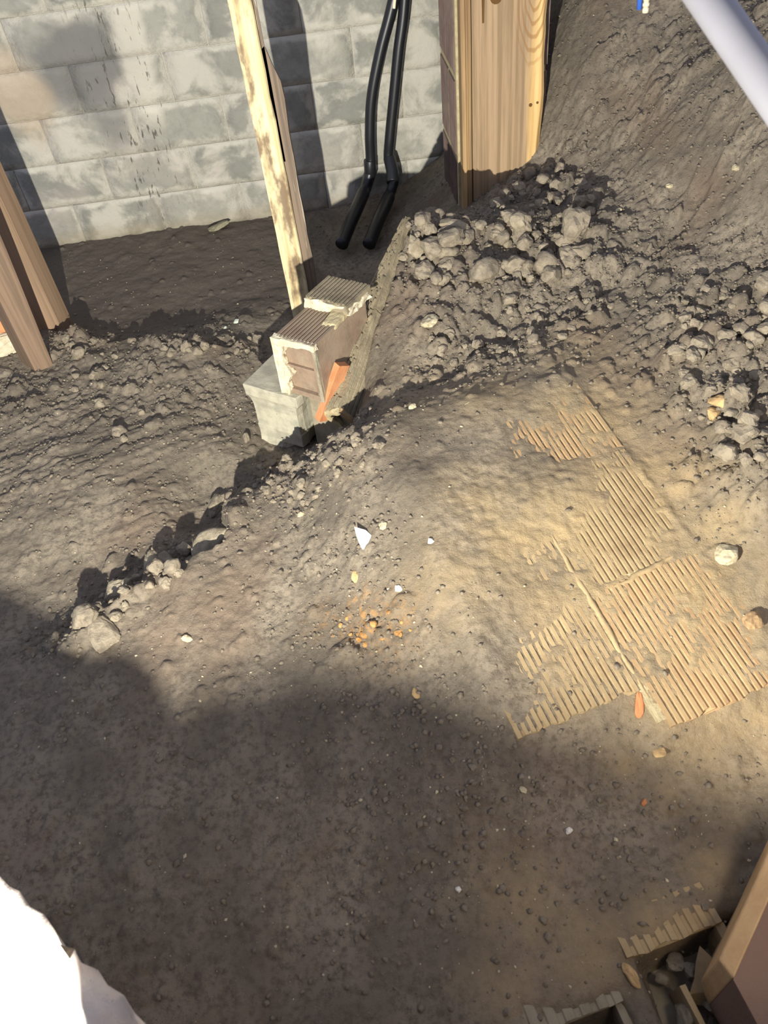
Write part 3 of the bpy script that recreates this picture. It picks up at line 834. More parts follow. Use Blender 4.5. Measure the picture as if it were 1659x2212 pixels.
def sliver():
    a_ = at(684, 906, .15); b_ = at(727, 786, .31)
    d = (b_ - a_); side = Vector((d.y, -d.x, 0)).normalized()
    o = MB(); w_ = .013
    pts = []
    for p, wd in ((a_, .020), (a_.lerp(b_, .5), .017), (b_, .019)):
        pts.append((p - side * wd * .6, p + side * wd * .9))
    v = []; 
    back = Vector((.03, .04, -.03))
    for l_, r_ in pts: v += [l_ - a_, r_ - a_, r_ - a_ + back, l_ - a_ + back]
    f = [(3, 2, 1, 0), (8, 9, 10, 11)]
    for k in range(2):
        for i in range(4):
            j = (i + 1) % 4; f.append((k * 4 + i, k * 4 + j, k * 4 + 4 + j, k * 4 + 4 + i))
    ob = o.add(v, f).build('terracotta_sliver', M_ORANGE, cuts=3, rough=.0015)
    ob.location = a_
    tag(ob, 'thin orange terracotta sliver leaning between the blocks and the tile ridge', 'tile shard')
sliver()

# ------------------------------------------------------------------ fallen sheet of grooved tiles in the soil
def slab_tiles():
    rm = Matrix((-SU, -SV, SN)).transposed().to_4x4()     # local x right, y away from camera, z out of the sheet
    r = empty('fallen_tile_sheet', (0, 0, 0)); r.matrix_world = Matrix.Translation(SP0) @ rm
    tag(r, 'sheet of grooved tan clay tiles mortared together, half sunk in the dirt', 'tile sheet')
    # (w0, w1, s0, s1): w measured left from the right edge, s towards the camera
    T = [(0, .285, -.04, .185, 18, M_TILEO), (0, .285, .195, .512, 18, M_TILE), (-.012, .285, .522, .85, 18, M_TILEO),
         (.305, .585, .15, .46, 17, M_TILE), (.305, .585, .475, .755, 17, M_TILE), (-.33, -.022, .72, .93, 17, M_TILEO)]
    for i, (w0, w1, s0, s1, n, mt) in enumerate(T):
        mb = MB(); grooved_top(mb, -w1, -w0, -s1, -s0, -.05, 0.0, n, .004, 1, .012, i)
        mb.build('tile', mt, r)
    for i, (w0, w1, s0, s1) in enumerate([(.285, .305, -.1, .83), (0, .285, .183, .197), (0, .285, .510, .524), (.305, .585, .468, .487), (-.022, -.010, .7, .87)]):
        mb = MB().box(-w1 - .002, -w0 + .002, -s1, -s0, -.05, -.003).build('mortar', M_MORT, r, cuts=6, rough=.0035, seed=i, scale=40)
    # squeezed-out mortar ridges
    for i, (w0, s0, w1, s1) in enumerate([(.03, .506, .24, .530), (.38, .47, .50, .50), (.292, .30, .296, .78)]):
        n = 12; pts = []; rs = []
        for k in range(n + 1):
            t = k / n; 
            pts.append((-(w0 + (w1 - w0) * t) + .006 * mnoise.noise(Vector((k * .6, i, 0))), -(s0 + (s1 - s0) * t) + .006 * mnoise.noise(Vector((k * .6, i, 5))), -.004 + .004 * mnoise.noise(Vector((k * .9, i, 9)))))
            rs.append(.008 * (math.sin(math.pi * min(max(t, .04), .96)) ** .5) + .003 * mnoise.noise(Vector((k, i, 3))))
        MB().tube(pts, rs, 8).build('mortar_ridge', M_TILE, r, cuts=1, rough=.002, seed=i, scale=80, smooth=True)
slab_tiles()

# ------------------------------------------------------------------ pipes
def smooth_path(pts, n=8):
    P_ = [Vector(p) for p in pts]; out = []
    for i in range(len(P_) - 1):
        p0 = P_[max(i - 1, 0)]; p1 = P_[i]; p2 = P_[i + 1]; p3 = P_[min(i + 2, len(P_) - 1)]
        for k in range(n):
            t = k / n
            out.append(.5 * ((2 * p1) + (-p0 + p2) * t + (2 * p0 - 5 * p1 + 4 * p2 - p3) * t * t + (-p0 + 3 * p1 - 3 * p2 + p3) * t ** 3))
    out.append(P_[-1]); return out
def black_pipe(pts, r, label, coll):
    p0 = Vector(pts[-1])
    rt = empty('black_pipe', p0); tag(rt, label, 'pipe', 'black pipes at the block wall')
    path = [p - p0 for p in smooth_path(pts)]
    MB().tube(path, [r if i < len(path) - 17 else r * 1.25 for i in range(len(path))], 16).build('pipe', M_BLACK, rt, smooth=True)
    c = [Vector(q) - p0 for q in coll]
    MB().tube(c, r * 1.22, 16).build('elbow', M_BLACK, rt, smooth=True, bevel=.002)
    return rt
PY = 3.62
q = lambda px, py, y=PY: aty(px, py, y)
b1 = [q(905, -260), q(850, 0), q(822, 110), q(803, 210), q(799, 290), q(800, 365), at(786, 415, .12), at(757, 482, .075), at(738, 528, .045)]
black_pipe(b1, .0235, 'left black plastic pipe rising in front of the block wall', [q(799, 345), q(800, 372), at(789, 408, .10)])
b2 = [q(885, -260), q(874, 0), q(861, 110), q(851, 210), q(842, 300), q(840, 345), q(851, 385, 3.56), at(840, 425, .11), at(814, 485, .075), at(797, 528, .045)]
black_pipe(b2, .0235, 'right black plastic pipe with a bulging bend near its foot', [q(841, 340), q(848, 372, 3.58), q(848, 395, 3.54)])
w_ = MB().tube([q(856, -30, 3.58), q(851, 18, 3.58)], .006, 8).build('white_wire_clip', M_CREAM)
tag(w_, 'small white clip between the two black pipes at the top edge', 'clip')

# white pipe crossing the upper right corner, close to the camera
pa = att(1400, -190, .88); pb = att(1800, 390, .80)
_d = pb - pa; pa = pa - _d * 1.6
while pb.z > gz(pb.x, pb.y) - .03 and pb.y > .15: pb = pb + _d * .05
wp = empty('white_pipe', pa); tag(wp, 'white plastic pipe crossing the upper right corner close up', 'pipe')
MB().tube([Vector((0, 0, 0)), (pb - pa) * .5, pb - pa], .0205, 28).build('pipe', M_WHITE, wp, smooth=True)
MB().tube([(pb - pa) * .93, pb - pa], .025, 28).build('collar', M_WHITE, wp, smooth=True)

# blue and cream tubing ends hanging over the bank
def hang(name, p0, p1, r, mat, label, rings=()):
    rt = empty(name, p1); tag(rt, label, 'tubing')
    MB().tube([p0 - p1, (p0 - p1) * .5, Vector((0, 0, 0))], r, 12).build('tube', mat, rt, smooth=True)
    d = (p0 - p1).normalized()
    for a_, b_, rr_ in rings:
        MB().tube([d * a_, d * b_], rr_, 12).build('ring', mat, rt, smooth=True)
hang('blue_tube', aty(1392, -160, 2.75), aty(1381, 20, 2.75), .0085, M_BLUE, 'blue plastic tube end hanging at the top edge over the bank')
hang('cream_tube', aty(1412, -160, 2.73), aty(1394, 27, 2.73), .0085, M_CREAM, 'cream plastic tube end with a ribbed fitting beside the blue tube', ((0, .012, .010), (.018, .026, .011), (.034, .040, .0105)))

# ------------------------------------------------------------------ broken wall under the camera
def build_front():
    crest = [(-260, 1680, 1.06), (-120, 1800, 1.03), (-60, 1842, 1.02), (-5, 1888, 1.0), (20, 1915, .985), (42, 1925, .975), (58, 1955, .96), (95, 1975, .94), (118, 2010, .92), (128, 2040, .905),
             (162, 2050, .93), (172, 2078, .93), (212, 2095, .92), (228, 2125, .91), (268, 2150, .90), (288, 2185, .89), (325, 2222, .88), (410, 2330, .86), (520, 2420, .84)]
    inner = [(-420, 1800, 1.12), (-360, 1900, 1.12), (-330, 1950, 1.1), (-290, 2000, 1.1), (-270, 2040, 1.09), (-240, 2060, 1.08), (-220, 2100, 1.07), (-190, 2140, 1.06), (-160, 2190, 1.05), (-130, 2230, 1.04),
             (-90, 2270, 1.03), (-60, 2310, 1.02), (-20, 2350, 1.01), (20, 2400, 1.0), (60, 2440, .99), (100, 2480, .97), (150, 2520, .95), (220, 2580, .92), (300, 2640, .9)]
    n = len(crest); mcols = 14
    C_ = [att(*c) for c in crest]; D_ = [att(*c) for c in inner]
    o0 = Vector((C_[9].x, C_[9].y, 0))
    v = []; f = []
    for i in range(n):
        for k in range(mcols):
            t = k / (mcols - 1)
            p = C_[i].lerp(D_[i], t)
            e = math.sin(math.pi * t) * .02
            p = p + Vector((0, 0, e))
            if 0 < k: p += mnoise.noise_vector(p * 30) * .006 + mnoise.noise_vector(p * 75) * .003
            v.append(p - o0)
    for i in range(n - 1):
        for k in range(mcols - 1):
            f.append((i * mcols + k, i * mcols + k + 1, (i + 1) * mcols + k + 1, (i + 1) * mcols + k))
    # skirts to the ground
    b = len(v)
    for i in range(n): v.append(Vector((C_[i].x, C_[i].y, 0)) - o0 + Vector((-.06, -.09, -.1)))
    for i in range(n - 1): f.append((i * mcols, (i + 1) * mcols, b + i + 1, b + i))
    b2_ = len(v)
    for i in range(n): v.append(Vector((D_[i].x, D_[i].y, -.1)) - o0)
    for i in range(n - 1): f.append((i * mcols + mcols - 1, b2_ + i, b2_ + i + 1, (i + 1) * mcols + mcols - 1))
    f.append(tuple([k for k in range(mcols)] + [b2_, b])); f.append(tuple([(n - 1) * mcols + k for k in range(mcols)] + [b2_ + n - 1, b + n - 1]))
    o = MB().add(v, f).build('broken_tile_wall', M_EDGE, None, smooth=True)
    o.location = o0
    tag(o, 'jagged top of a broken pale tile wall glaring bright in the lower left corner', 'broken wall')
    # unseen upright piece added to keep the lamp off the crest's right part
    ridge = [(-.425, .178, .775), (-.404, .163, .793), (-.38, .146, .808), (-.363, .137, .816), (-.346, .12, .822), (-.325, .097, .822), (-.29, .09, .815), (-.262, .11, .80)]
    v = []; f = []
    for x, y, z in ridge:
        for dx, dz in ((0, 0), (.014, 0), (.014, -.5), (0, -.5)): v.append(Vector((x + dx, y - dx * .6, z + dz)) - o0)
    for k in range(len(ridge) - 1):
        for i in range(4):
            j = (i + 1) % 4; f.append((k * 4 + i, k * 4 + j, k * 4 + 4 + j, k * 4 + 4 + i))
    f += [(0, 1, 2, 3), tuple((len(ridge) - 1) * 4 + i for i in (3, 2, 1, 0))]
    MB().add(v, f).build('lamp_blocker', M_EDGE, o)
    # straight stretch of the same wall, below the picture
    z_ = .80
    wf = MB().box(-.26, 1.6, -.14, .105, -.1, z_ - .02).build('wall_front', M_REDT, None)
    tag(wf, 'low broken wall the picture is taken over', kind='structure')
    rr = random.Random(3)
    x = -.26
    while x < 1.58:
        l_ = rr.uniform(.10, .2); l_ = min(l_, 1.6 - x)
        MB().box(x, x + l_ - .006, -.10, .10, z_ - .03, z_ + rr.uniform(-.03, .03) + .02 * (x < .1)).build('tile', M_TILE, wf, cuts=3, rough=.005, seed=int(x * 100))
        x += l_
M_EDGE = mat_clay('pale_broken_clay', (196, 188, 174), (180, 168, 154), (188, 164, 156), .35, .5)
build_front()

# broken hollow tile and board in the lower right corner
def build_corner():
    zt = .115
    a_ = at(1378, 2062, zt); b_ = at(1560, 1990, zt)
    u = (b_ - a_); L_ = u.length; ang = math.atan2(u.y, u.x)
    r = empty('broken_hollow_tile', (a_.x, a_.y, zt), (0, 0, ang))
    tag(r, 'broken hollow tile with open cells and grooved edge in the lower right corner', 'hollow tile')
    D = .34
    # local: x along the broken edge, +y away from the camera
    mb = MB(); grooved_top(mb, -.02, L_, 0, .07, -.018, 0, 8, .004, 1, .006, 4)
    mb.build('top_shell', M_TILE, r)
    MB().box(-.02, L_, .045, .06, -.11, -.018).build('inner_wall', M_BROWN, r)
    MB().box(-.03, L_ + .02, -D, .06, -.125, -.11).build('bottom_shell', M_CONC2, r)
    MB().hexa([(.045, -D, -.11), (.062, -D, -.11), (.060, -.055, -.11), (.045, -.055, -.11), (.050, -D, -.02), (.060, -D, -.02), (.058, -.06, -.03), (.048, -.06, -.03)]).build('web', M_TILE, r, cuts=3, rough=.003)
    MB().box(L_ - .012, L_ + .004, -D, .0, -.11, -.012).build('side_wall', M_TILE, r, cuts=4, rough=.003)
    MB().hexa([(.062, -D, -.11), (L_ - .012, -D, -.11), (L_ - .012, -.13, -.11), (.062, -.12, -.11), (.062, -D, -.035), (L_ - .02, -D, -.03), (L_ - .025, -.17, -.045), (.064, -.13, -.04)]).build('fill', M_CLODP, r, cuts=4, rough=.006, seed=2, scale=30)
    # jagged lit shard standing in the cell
    MB().add([(.065, -.075, -.05), (.11, -.02, -.01), (.14, -.075, -.025), (.105, -.085, -.045), (.065, -.085, -.07), (.11, -.03, -.045), (.145, -.085, -.06), (.105, -.10, -.075)],
             [(0, 3, 2, 1), (4, 5, 6, 7), (0, 1, 5, 4), (1, 2, 6, 5), (2, 3, 7, 6), (3, 0, 4, 7)]).build('shard', M_TILE, r, cuts=2, rough=.003)
    rr = random.Random(5)
    for i in range(9):
        x = rr.uniform(.02, L_ - .03); y = rr.uniform(-.12, -.015)
        o = bpy.data.objects.new('lump', CLODM[i % len(CLODM)]); COL.objects.link(o); o.parent = r
        s = rr.uniform(.010, .02); o.scale = (s * 1.2, s, s * .8); o.location = (x, y, -.075 + rr.uniform(-.03, .02)); o.rotation_euler = (rr.random(), rr.random(), rr.random() * 6)
    # neighbour cell to the left, mostly below the frame
    c_ = at(1180, 2225, .10); d_ = at(1335, 2165, .10)
    u2 = d_ - c_
    r3 = empty('broken_hollow_tile', (c_.x, c_.y, .10), (0, 0, math.atan2(u2.y, u2.x)))
    tag(r3, 'buried hollow tile with a dark open cell cut by the bottom edge', 'hollow tile')
    l2_ = u2.length
    mb = MB(); grooved_top(mb, -.05, l2_ + .01, 0, .05, -.016, 0, 6, .003, 1, .005, 6); mb.build('top_shell', M_CONC2, r3)
    MB().box(-.05, l2_ + .02, .03, .045, -.11, -.016).build('inner_wall', M_BROWN, r3)
    MB().box(l2_ - .004, l2_ + .012, -.25, .0, -.11, -.01).build('side_wall', M_CONC2, r3, cuts=3, rough=.003)
    MB().hexa([(.02, -.25, -.11), (l2_ - .01, -.25, -.11), (l2_ - .01, -.035, -.11), (.02, -.035, -.11), (.02, -.25, -.03), (l2_ - .02, -.25, -.03), (l2_ - .02, -.04, -.035), (.03, -.04, -.035)]).build('fill', M_CLOD, r3, cuts=3, rough=.004)
    # smooth board leaning at the right edge
    zb = .22
    A_ = at(1790, 1560, zb); B_ = at(1552, 2072, zb); C_ = at(1700, 2330, zb); D_ = at(2050, 1900, zb)
    in_ = (D_ - A_).normalized() * .034
    o0 = Vector((B_.x, B_.y, .06))
    rt = empty('smooth_board', o0); tag(rt, 'smooth brown board with an edge painted as lit in the lower right corner', 'board')
    top = [A_, B_, B_ + in_ + Vector((0, 0, .022)), A_ + in_ + Vector((0, 0, .022))]
    MB().hexa([p - o0 for p in [Vector((p.x, p.y, .06)) for p in top] + top]).build('edge', M_BOARD_LIT, rt, bevel=.004)
    top = [A_ + in_ + Vector((0, 0, .018)), B_ + in_ + Vector((0, 0, .018)), C_, D_]
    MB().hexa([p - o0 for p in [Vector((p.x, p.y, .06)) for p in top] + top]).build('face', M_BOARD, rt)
M_BOARD = mat_stone('smooth_board', (138, 112, 94), (128, 104, 88), 6); M_BOARD_LIT = mat_stone('lit_board_edge', (206, 172, 124), (190, 154, 108), 8)  # one board: lamp light on its edge band is painted in as a paler colour

# ------------------------------------------------------------------ clods, stones, gravel
def clod_mesh(seed, sub=2, flat=.75, amp=.35):
    bm = bmesh.new(); bmesh.ops.create_icosphere(bm, subdivisions=sub, radius=1)
    for v in bm.verts:
        p = v.co.copy(); q_ = p * 1.15 + Vector((seed * 5.3, seed * 1.7, seed))
        k = 1 + amp * mnoise.noise(q_) * 1.3 + amp * .55 * mnoise.noise(q_ * 2.6) + amp * .2 * mnoise.noise(q_ * 6)
        v.co = p * k
        v.co.z *= flat
    # knock a few flat facets into it
    rr = random.Random(seed)
    for _ in range(5):
        d = Vector((rr.gauss(0, 1), rr.gauss(0, 1), rr.gauss(0, .8))).normalized(); lim = rr.uniform(.62, .85)
        for v in bm.verts:
            e = v.co.dot(d)
            if e > lim: v.co -= d * (e - lim) * .85
    me = bpy.data.meshes.new('clod'); bm.to_mesh(me); bm.free()
    for p in me.polygons: p.use_smooth = seed % 4 == 0
    me.materials.append(M_CLOD)
    return me
CLODM = [clod_mesh(k + 1, 3) for k in range(9)]
CLODP_ = []
for k in range(4):
    c = clod_mesh(k + 21, 3); c.materials.clear(); c.materials.append(M_CLODP); CLODP_.append(c)
build_corner()

def put(name, px, py, size, mesh, label=None, cat='clod', group=None, sink=.2, rnd=R, sq=(1, 1, 1)):
    p = G(px, py)
    o = bpy.data.objects.new(name, mesh); COL.objects.link(o)
    s = size
    o.scale = (s * sq[0] * rnd.uniform(.85, 1.2), s * sq[1] * rnd.uniform(.85, 1.2), s * sq[2] * rnd.uniform(.85, 1.15))
    o.rotation_euler = (rnd.uniform(-.4, .4), rnd.uniform(-.4, .4), rnd.uniform(0, 6.28))
    o.location = (p.x, p.y, gz(p.x, p.y) + s * .75 * (1 - 2 * sink) * .6)
    tag(o, label, cat, group)
    return o

ZONES = [  # polygon-ish boxes in the picture, count, size range, label, group
 ([(880,480),(1060,470),(1260,520),(1240,620),(960,620),(860,580)], 64, (.013,.044), 'brown dirt clod in the loose heap between the tile ridge and the timber post', 'clods of the loose heap'),
 ([(1060,440),(1160,360),(1280,380),(1300,470),(1180,500),(1080,480)], 38, (.010,.030), 'crumbly dirt clod on the slope at the foot of the timber post', 'clods at the post foot'),
 ([(950,700),(1180,620),(1330,660),(1180,760),(960,800),(900,760)], 34, (.009,.022), 'dirt clod on the long furrow below the loose heap', 'clods of the furrow'),
 ([(1480,620),(1659,600),(1659,1040),(1560,1000),(1450,800)], 56, (.010,.030), 'dirt clod in the crumbly patch along the right edge', 'clods along the right edge'),
 ([(560,1000),(720,950),(830,930),(800,1010),(660,1090),(520,1090)], 40, (.008,.018), 'small dirt clod on the bank below the concrete block', 'clods below the block'),
 ([(130,715),(260,725),(420,715),(560,735),(540,780),(360,775),(150,770)], 36, (.009,.022), 'dirt clod along the low soil step across the left floor', 'clods of the left soil step'),
 ([(130,790),(280,790),(450,840),(300,900),(120,860)], 14, (.009,.020), 'dirt clod scattered near the foot of the studs', 'clods near the studs'),
 ([(160,1320),(250,1270),(330,1190),(420,1180),(430,1230),(300,1320),(200,1370)], 22, (.012,.028), 'dirt clod tumbled along the edge of the dark gully', 'clods of the gully edge')]
def inside(p, poly):
    c = False; j = len(poly) - 1
    for i in range(len(poly)):
        if (poly[i][1] > p[1]) != (poly[j][1] > p[1]) and p[0] < (poly[j][0] - poly[i][0]) * (p[1] - poly[i][1]) / (poly[j][1] - poly[i][1]) + poly[i][0]: c = not c
        j = i
    return c
for poly, cnt, (s0, s1), lab, grp in ZONES:
    xs = [p[0] for p in poly]; ys = [p[1] for p in poly]; k = 0
    while k < cnt:
        p = (R.uniform(min(xs), max(xs)), R.uniform(min(ys), max(ys)))
        if not inside(p, poly): continue
        k += 1
        put('dirt_clod', p[0], p[1], s0 + (s1 - s0) * R.random() ** 2, R.choice(CLODM), lab, 'clod', grp)

# single stones and clods one can point to
def stone_mesh(seed, mat, flat=.6, amp=.3, sub=3):
    me = clod_mesh(seed, sub, flat, amp); me.materials.clear(); me.materials.append(mat)
    for p in me.polygons: p.use_smooth = False
    return me
M_PALE = mat_stone('pale_stone', (196, 184, 150), (168, 156, 126)); M_WST = mat_stone('white_stone', (226, 220, 204), (196, 190, 176))
M_TAN = mat_stone('tan_stone', (190, 160, 112), (160, 132, 92)); M_GRN = mat_stone('greenish_stone', (196, 204, 186), (160, 166, 150))
M_YEL = mat_stone('orange_crumb', (184, 140, 84), (156, 112, 64))
put('pale_stone', 925, 700, .030, stone_mesh(31, M_PALE, .55), 'flat pale stone lying on the dirt right of the tile ridge', 'stone', sink=.2, sq=(.9, 1.3, .7))
put('flat_stone', 470, 494, .055, stone_mesh(32, mat_stone('buff_stone', (150, 144, 118), (132, 126, 102)), .3), 'flat buff stone lying at the foot of the block wall', 'stone', sink=.3, sq=(1.1, .8, .8))
put('round_clod', 260, 938, .026, CLODM[0], 'round dark clod alone on the trodden floor below the stick', 'clod', sink=.1)
put('small_clod', 268, 950, .013, CLODM[2], 'little clod leaning against the round dark clod on the floor', 'clod', sink=.1)
put('dirt_clod', 533, 950, .018, CLODM[3], 'upright clod just left of the foot of the pale block', 'clod', sink=.15, sq=(.8, .8, 1.3))
put('greenish_stone', 511, 697, .012, stone_mesh(33, M_GRN), 'small whitish green stone on the floor left of the block shadow', 'stone', sink=.1)
put('pebble', 487, 709, .007, stone_mesh(34, M_GRN), 'tiny pale pebble beside the whitish green stone', 'stone', sink=.1)
put('large_clod', 1240, 510, .058, CLODM[1], 'largest clod of the heap, casting a black shadow to its right', 'clod', sink=-.1, sq=(1, .8, 1.2))
put('large_clod', 1255, 555, .034, CLODM[4], 'squat clod just below the largest clod of the heap', 'clod', sink=.15)
put('large_clod', 985, 500, .040, CLODP_[0], 'pale broad clod on top of the heap below the post tip', 'clod', sink=.15, sq=(1.3, .9, .9))
put('large_clod', 1120, 485, .036, CLODP_[1], 'pale angular clod right of the post tip', 'clod', sink=.15)
put('large_clod', 900, 540, .034, CLODP_[2], 'pale clod leaning against the peak of the tile ridge', 'clod', sink=.15, sq=(.8, 1, 1.3))
put('dirt_slab', 455, 1180, .05, CLODP_[3], 'wedge of caked dirt standing at the bend of the dark gully', 'clod', sink=.25, sq=(.9, 1.3, .8))
put('dirt_slab', 470, 1095, .036, CLODM[5], 'rounded clod bridging the dark gully under the bank', 'clod', sink=.15, sq=(1.3, .8, .8))
put('dirt_slab', 330, 1225, .036, CLODP_[0], 'flat clod with a shadow line in the middle of the gully edge', 'clod', sink=.15, sq=(1.4, .8, .7))
put('dirt_slab', 258, 1285, .036, CLODP_[1], 'rounded clod at the lower bend of the gully edge', 'clod', sink=.15)
put('dirt_slab', 225, 1375, .036, CLODM[6], 'broad clod in the half dark at the lower end of the gully', 'clod', sink=.2, sq=(1.2, 1.2, .6))
put('dirt_slab', 185, 1340, .030, CLODM[7], 'dim clod at the far end of the gully near the left shadow', 'clod', sink=.2)
put('pale_stone', 1570, 1205, .026, stone_mesh(35, M_PALE), 'crumbly pale stone at the right edge of the tile sheet', 'stone', sink=.2)
put('pale_stone', 1555, 870, .020, stone_mesh(36, M_TAN), 'tan flat stone in the crumbly patch by the right edge', 'stone', sink=.2)
put('tan_stone', 1540, 900, .018, stone_mesh(37, M_TAN), 'long tan stone just below the tan flat stone', 'stone', sink=.2)
put('yellow_stone', 1590, 365, .016, stone_mesh(38, M_PALE), 'yellowish stone high on the bank under the white pipe', 'stone', sink=.2)
put('pale_stone', 1447, 405, .011, stone_mesh(39, M_PALE), 'upper of two small pale stones on the bank right of the post', 'stone', sink=.2)
put('pale_stone', 1337, 455, .011, stone_mesh(40, M_PALE), 'lower of two small pale stones on the bank right of the post', 'stone', sink=.2)
put('pale_stone', 1190, 585, .018, stone_mesh(41, M_PALE), 'long pale stone in the middle of the loose heap', 'stone', sink=.2, sq=(.7, 1.5, .8))
put('white_stone', 861, 1273, .010, stone_mesh(42, M_WST), 'small white stone above the orange crumbs', 'stone', sink=.05)
put('white_stone', 829, 1137, .011, stone_mesh(43, M_PALE), 'small pale stone right of the white shard', 'stone', sink=.1)
put('pale_stone', 930, 1170, .008, stone_mesh(44, M_WST), 'tiny pale stone left of the tile sheet', 'stone', sink=.1)
put('brown_stone', 768, 1247, .014, stone_mesh(45, M_TAN), 'brown stone in the soil below the white shard', 'stone', sink=.25)
put('pale_stone', 650, 1113, .010, stone_mesh(46, M_PALE), 'pale round stone on the bank left of the white shard', 'stone', sink=.1)
put('tan_flake', 900, 1500, .014, stone_mesh(47, M_TAN, .3), 'ragged tan flake in the half dark left of the tile sheet', 'stone', sink=.2)
put('tan_flake', 1421, 1625, .016, stone_mesh(48, M_TAN, .3), 'tan flake in the dark soil below the tile sheet', 'stone', sink=.2)
put('pale_stone', 1130, 1708, .008, stone_mesh(49, M_PALE), 'small pale stone in the middle of the dark near soil', 'stone', sink=.1)
put('tan_stone', 1363, 2108, .014, stone_mesh(50, M_TAN), 'bright tan stone left of the broken hollow tile', 'stone', sink=.0, sq=(.7, 1.3, .8))
put('pale_stone', 1229, 1795, .007, stone_mesh(51, M_WST), 'pale chip low in the dark near soil', 'stone', sink=.1)
put('orange_stone', 1391, 1735, .007, stone_mesh(52, M_ORANGE), 'orange chip in the dark near soil under the tile sheet', 'stone', sink=.1)
put('pale_stone', 990, 1922, .006, stone_mesh(53, M_WST), 'lone pale chip near the bottom of the picture', 'stone', sink=.1)
put('pale_stone', 405, 1380, .013, stone_mesh(54, M_PALE), 'pale crumbly stone right of the gully end', 'stone', sink=.3)
put('pale_stone', 890, 880, .012, stone_mesh(55, M_PALE, .4), 'flat yellowish stone right of the open tile end', 'stone', sink=.3)
put('tan_shard', 1380, 1527, .016, stone_mesh(56, M_ORANGE, .3), 'small tan shard in the gap below the tile sheet', 'stone', sink=.2, sq=(1.5, .6, .8))
put('brick_lump', 1625, 1345, .022, stone_mesh(57, M_TILEO, .6), 'tan brick lump at the right edge beside the tile sheet', 'stone', sink=.25)
for k in range(16):
    px = 770 + R.gauss(0, 28) if k < 11 else 860 + R.gauss(0, 18); py = 1368 + R.gauss(0, 22)
    put('orange_crumb', px, py, R.uniform(.004, .009), stone_mesh(60 + k % 4, M_YEL, .6, .3, 2), 'orange crumb in the rusty patch on the near soil', 'crumb', 'orange crumbs', sink=.2)
# folded white shard
def shard():
    p = G(787, 1168)
    v = [(-.012, -.028, .004), (.006, -.022, .002), (.022, .000, .010), (.012, .018, .014), (-.012, .034, .020), (-.014, .010, .012)]
    n = len(v)
    v2 = [(x, y, z - .003) for x, y, z in v]
    mb = MB().add(v + v2 + [(.002, .002, .017), (.002, .002, .013)], [(i, (i + 1) % n, 2 * n) for i in range(n)] + [((i + 1) % n + n, i + n, 2 * n + 1) for i in range(n)] + [((i + 1) % n, i, i + n, (i + 1) % n + n) for i in range(n)])
    o = mb.build('white_shard', mat_stone('white_paper', (226, 220, 206), (206, 200, 186)))
    o.location = (p.x, p.y, gz(p.x, p.y) + .002); o.rotation_euler = (.25, -.2, .1)
    tag(o, 'folded white shard lying alone on the near soil', 'shard')
shard()
# thin root by the post foot
ra = G(1140, 432); rb = G(1170, 395)
rtb = MB().tube([Vector((0, 0, .004)), (rb - ra) * .5 + Vector((.006, 0, .014)), rb - ra + Vector((0, 0, .012))], [.0025, .003, .002], 7).build('root', mat_stone('root_bark', (150, 134, 110), (120, 106, 88)), smooth=True)
rtb.location = ra; tag(rtb, 'thin bent root sticking out of the slope at the post foot', 'root')

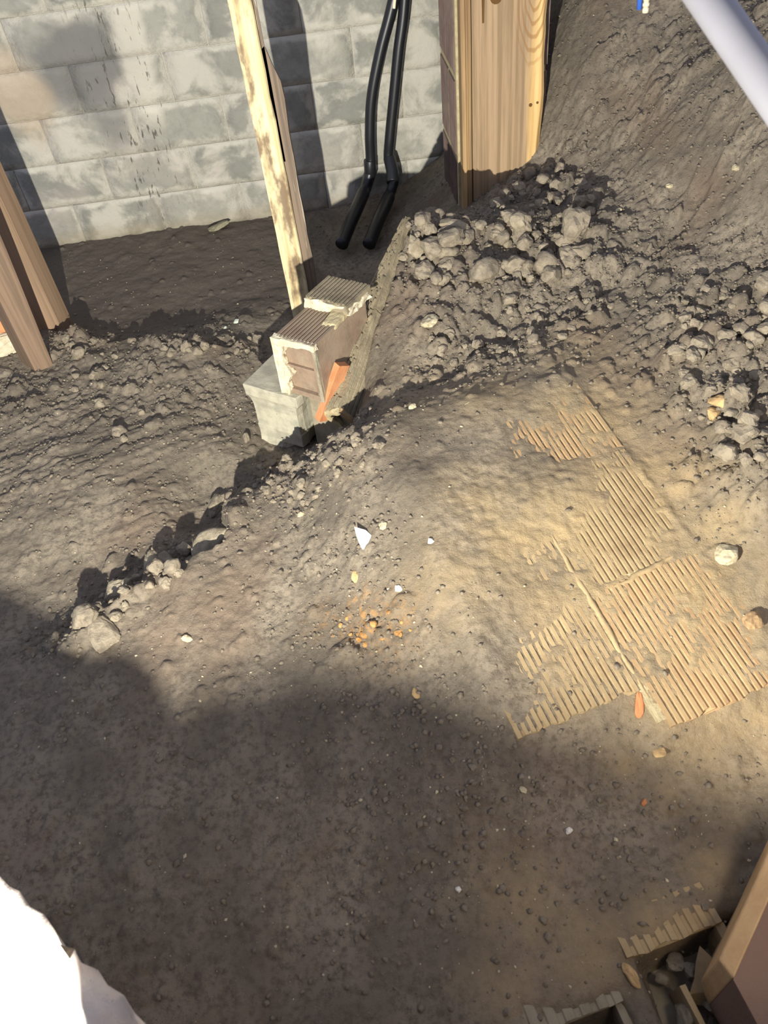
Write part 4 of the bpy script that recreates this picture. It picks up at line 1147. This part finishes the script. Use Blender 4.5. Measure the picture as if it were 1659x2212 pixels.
def gravel(name, n, smin, smax, dens, mat, label, seed):
    rs = np.random.RandomState(seed)
    oct_v = np.array([(1, 0, 0), (0, 1, 0), (-1, 0, 0), (0, -1, 0), (0, 0, 1), (0, 0, -1), (.6, .6, .5), (-.6, .5, .55), (-.5, -.6, .5), (.6, -.55, .5)])
    tri = np.array([(0, 6, 9), (6, 1, 7), (7, 2, 8), (8, 3, 9), (4, 6, 7), (4, 7, 8), (4, 8, 9), (4, 9, 6), (0, 1, 6), (1, 2, 7), (2, 3, 8), (3, 0, 9)])
    d = dens.ravel() / dens.sum(); idx = rs.choice(d.size, n, p=d)
    x = GX.ravel()[idx] + rs.uniform(-.5, .5, n) * ST; y = GY.ravel()[idx] + rs.uniform(-.5, .5, n) * ST; z = Z.ravel()[idx]
    s = smin + (smax - smin) * rs.rand(n) ** 3
    th = rs.uniform(0, 6.28, n); V = oct_v[None] * (1 + .35 * rs.uniform(-1, 1, (n, 10, 3)))
    V = V * s[:, None, None] * np.stack([rs.uniform(.7, 1.3, n), rs.uniform(.7, 1.3, n), rs.uniform(.5, 1.0, n)], -1)[:, None]
    c, s_ = np.cos(th)[:, None], np.sin(th)[:, None]
    VX = V[..., 0] * c - V[..., 1] * s_ + x[:, None]; VY = V[..., 0] * s_ + V[..., 1] * c + y[:, None]; VZ = V[..., 2] + z[:, None] + s[:, None] * .25
    v = np.stack([VX, VY, VZ], -1).reshape(-1, 3).astype(np.float32)
    q_ = (tri[None] + (np.arange(n) * 10)[:, None, None]).reshape(-1, 3).astype(np.int32)
    me = bpy.data.meshes.new(name); me.vertices.add(len(v)); me.vertices.foreach_set('co', v.ravel())
    me.loops.add(q_.size); me.loops.foreach_set('vertex_index', q_.ravel()); me.polygons.add(len(q_)); me.polygons.foreach_set('loop_start', np.arange(0, q_.size, 3, dtype=np.int32))
    me.update(calc_edges=True); me.materials.append(mat)
    o = bpy.data.objects.new(name, me); COL.objects.link(o)
    return tag(o, label, name.replace('_', ' ').split()[-1], kind='stuff')
view = ((GY < 3.6) & (np.abs(GX) < 1.9)).astype(float)
clean = 1 - MS * .85
gravel('dirt_gravel', 26000, .0015, .0075, view * clean * (.10 + CLOD * 1.6 + GRIT * .7 + .25 * RAKE) * (1 - .85 * far_flat) * (1 - .8 * np.clip(DUST, 0, 1)), mat_clod('gravel', (134, 123, 105), (106, 97, 83)), 'fine dirt gravel strewn over the whole ground', 5)
gravel('pale_grit', 1700, .0012, .0042, view * clean * (.15 + .5 * CLOD + 1.2 * GRIT), mat_stone('pale_grit', (200, 188, 156), (160, 148, 120)), 'pale sandy grit sprinkled over the near ground', 6)
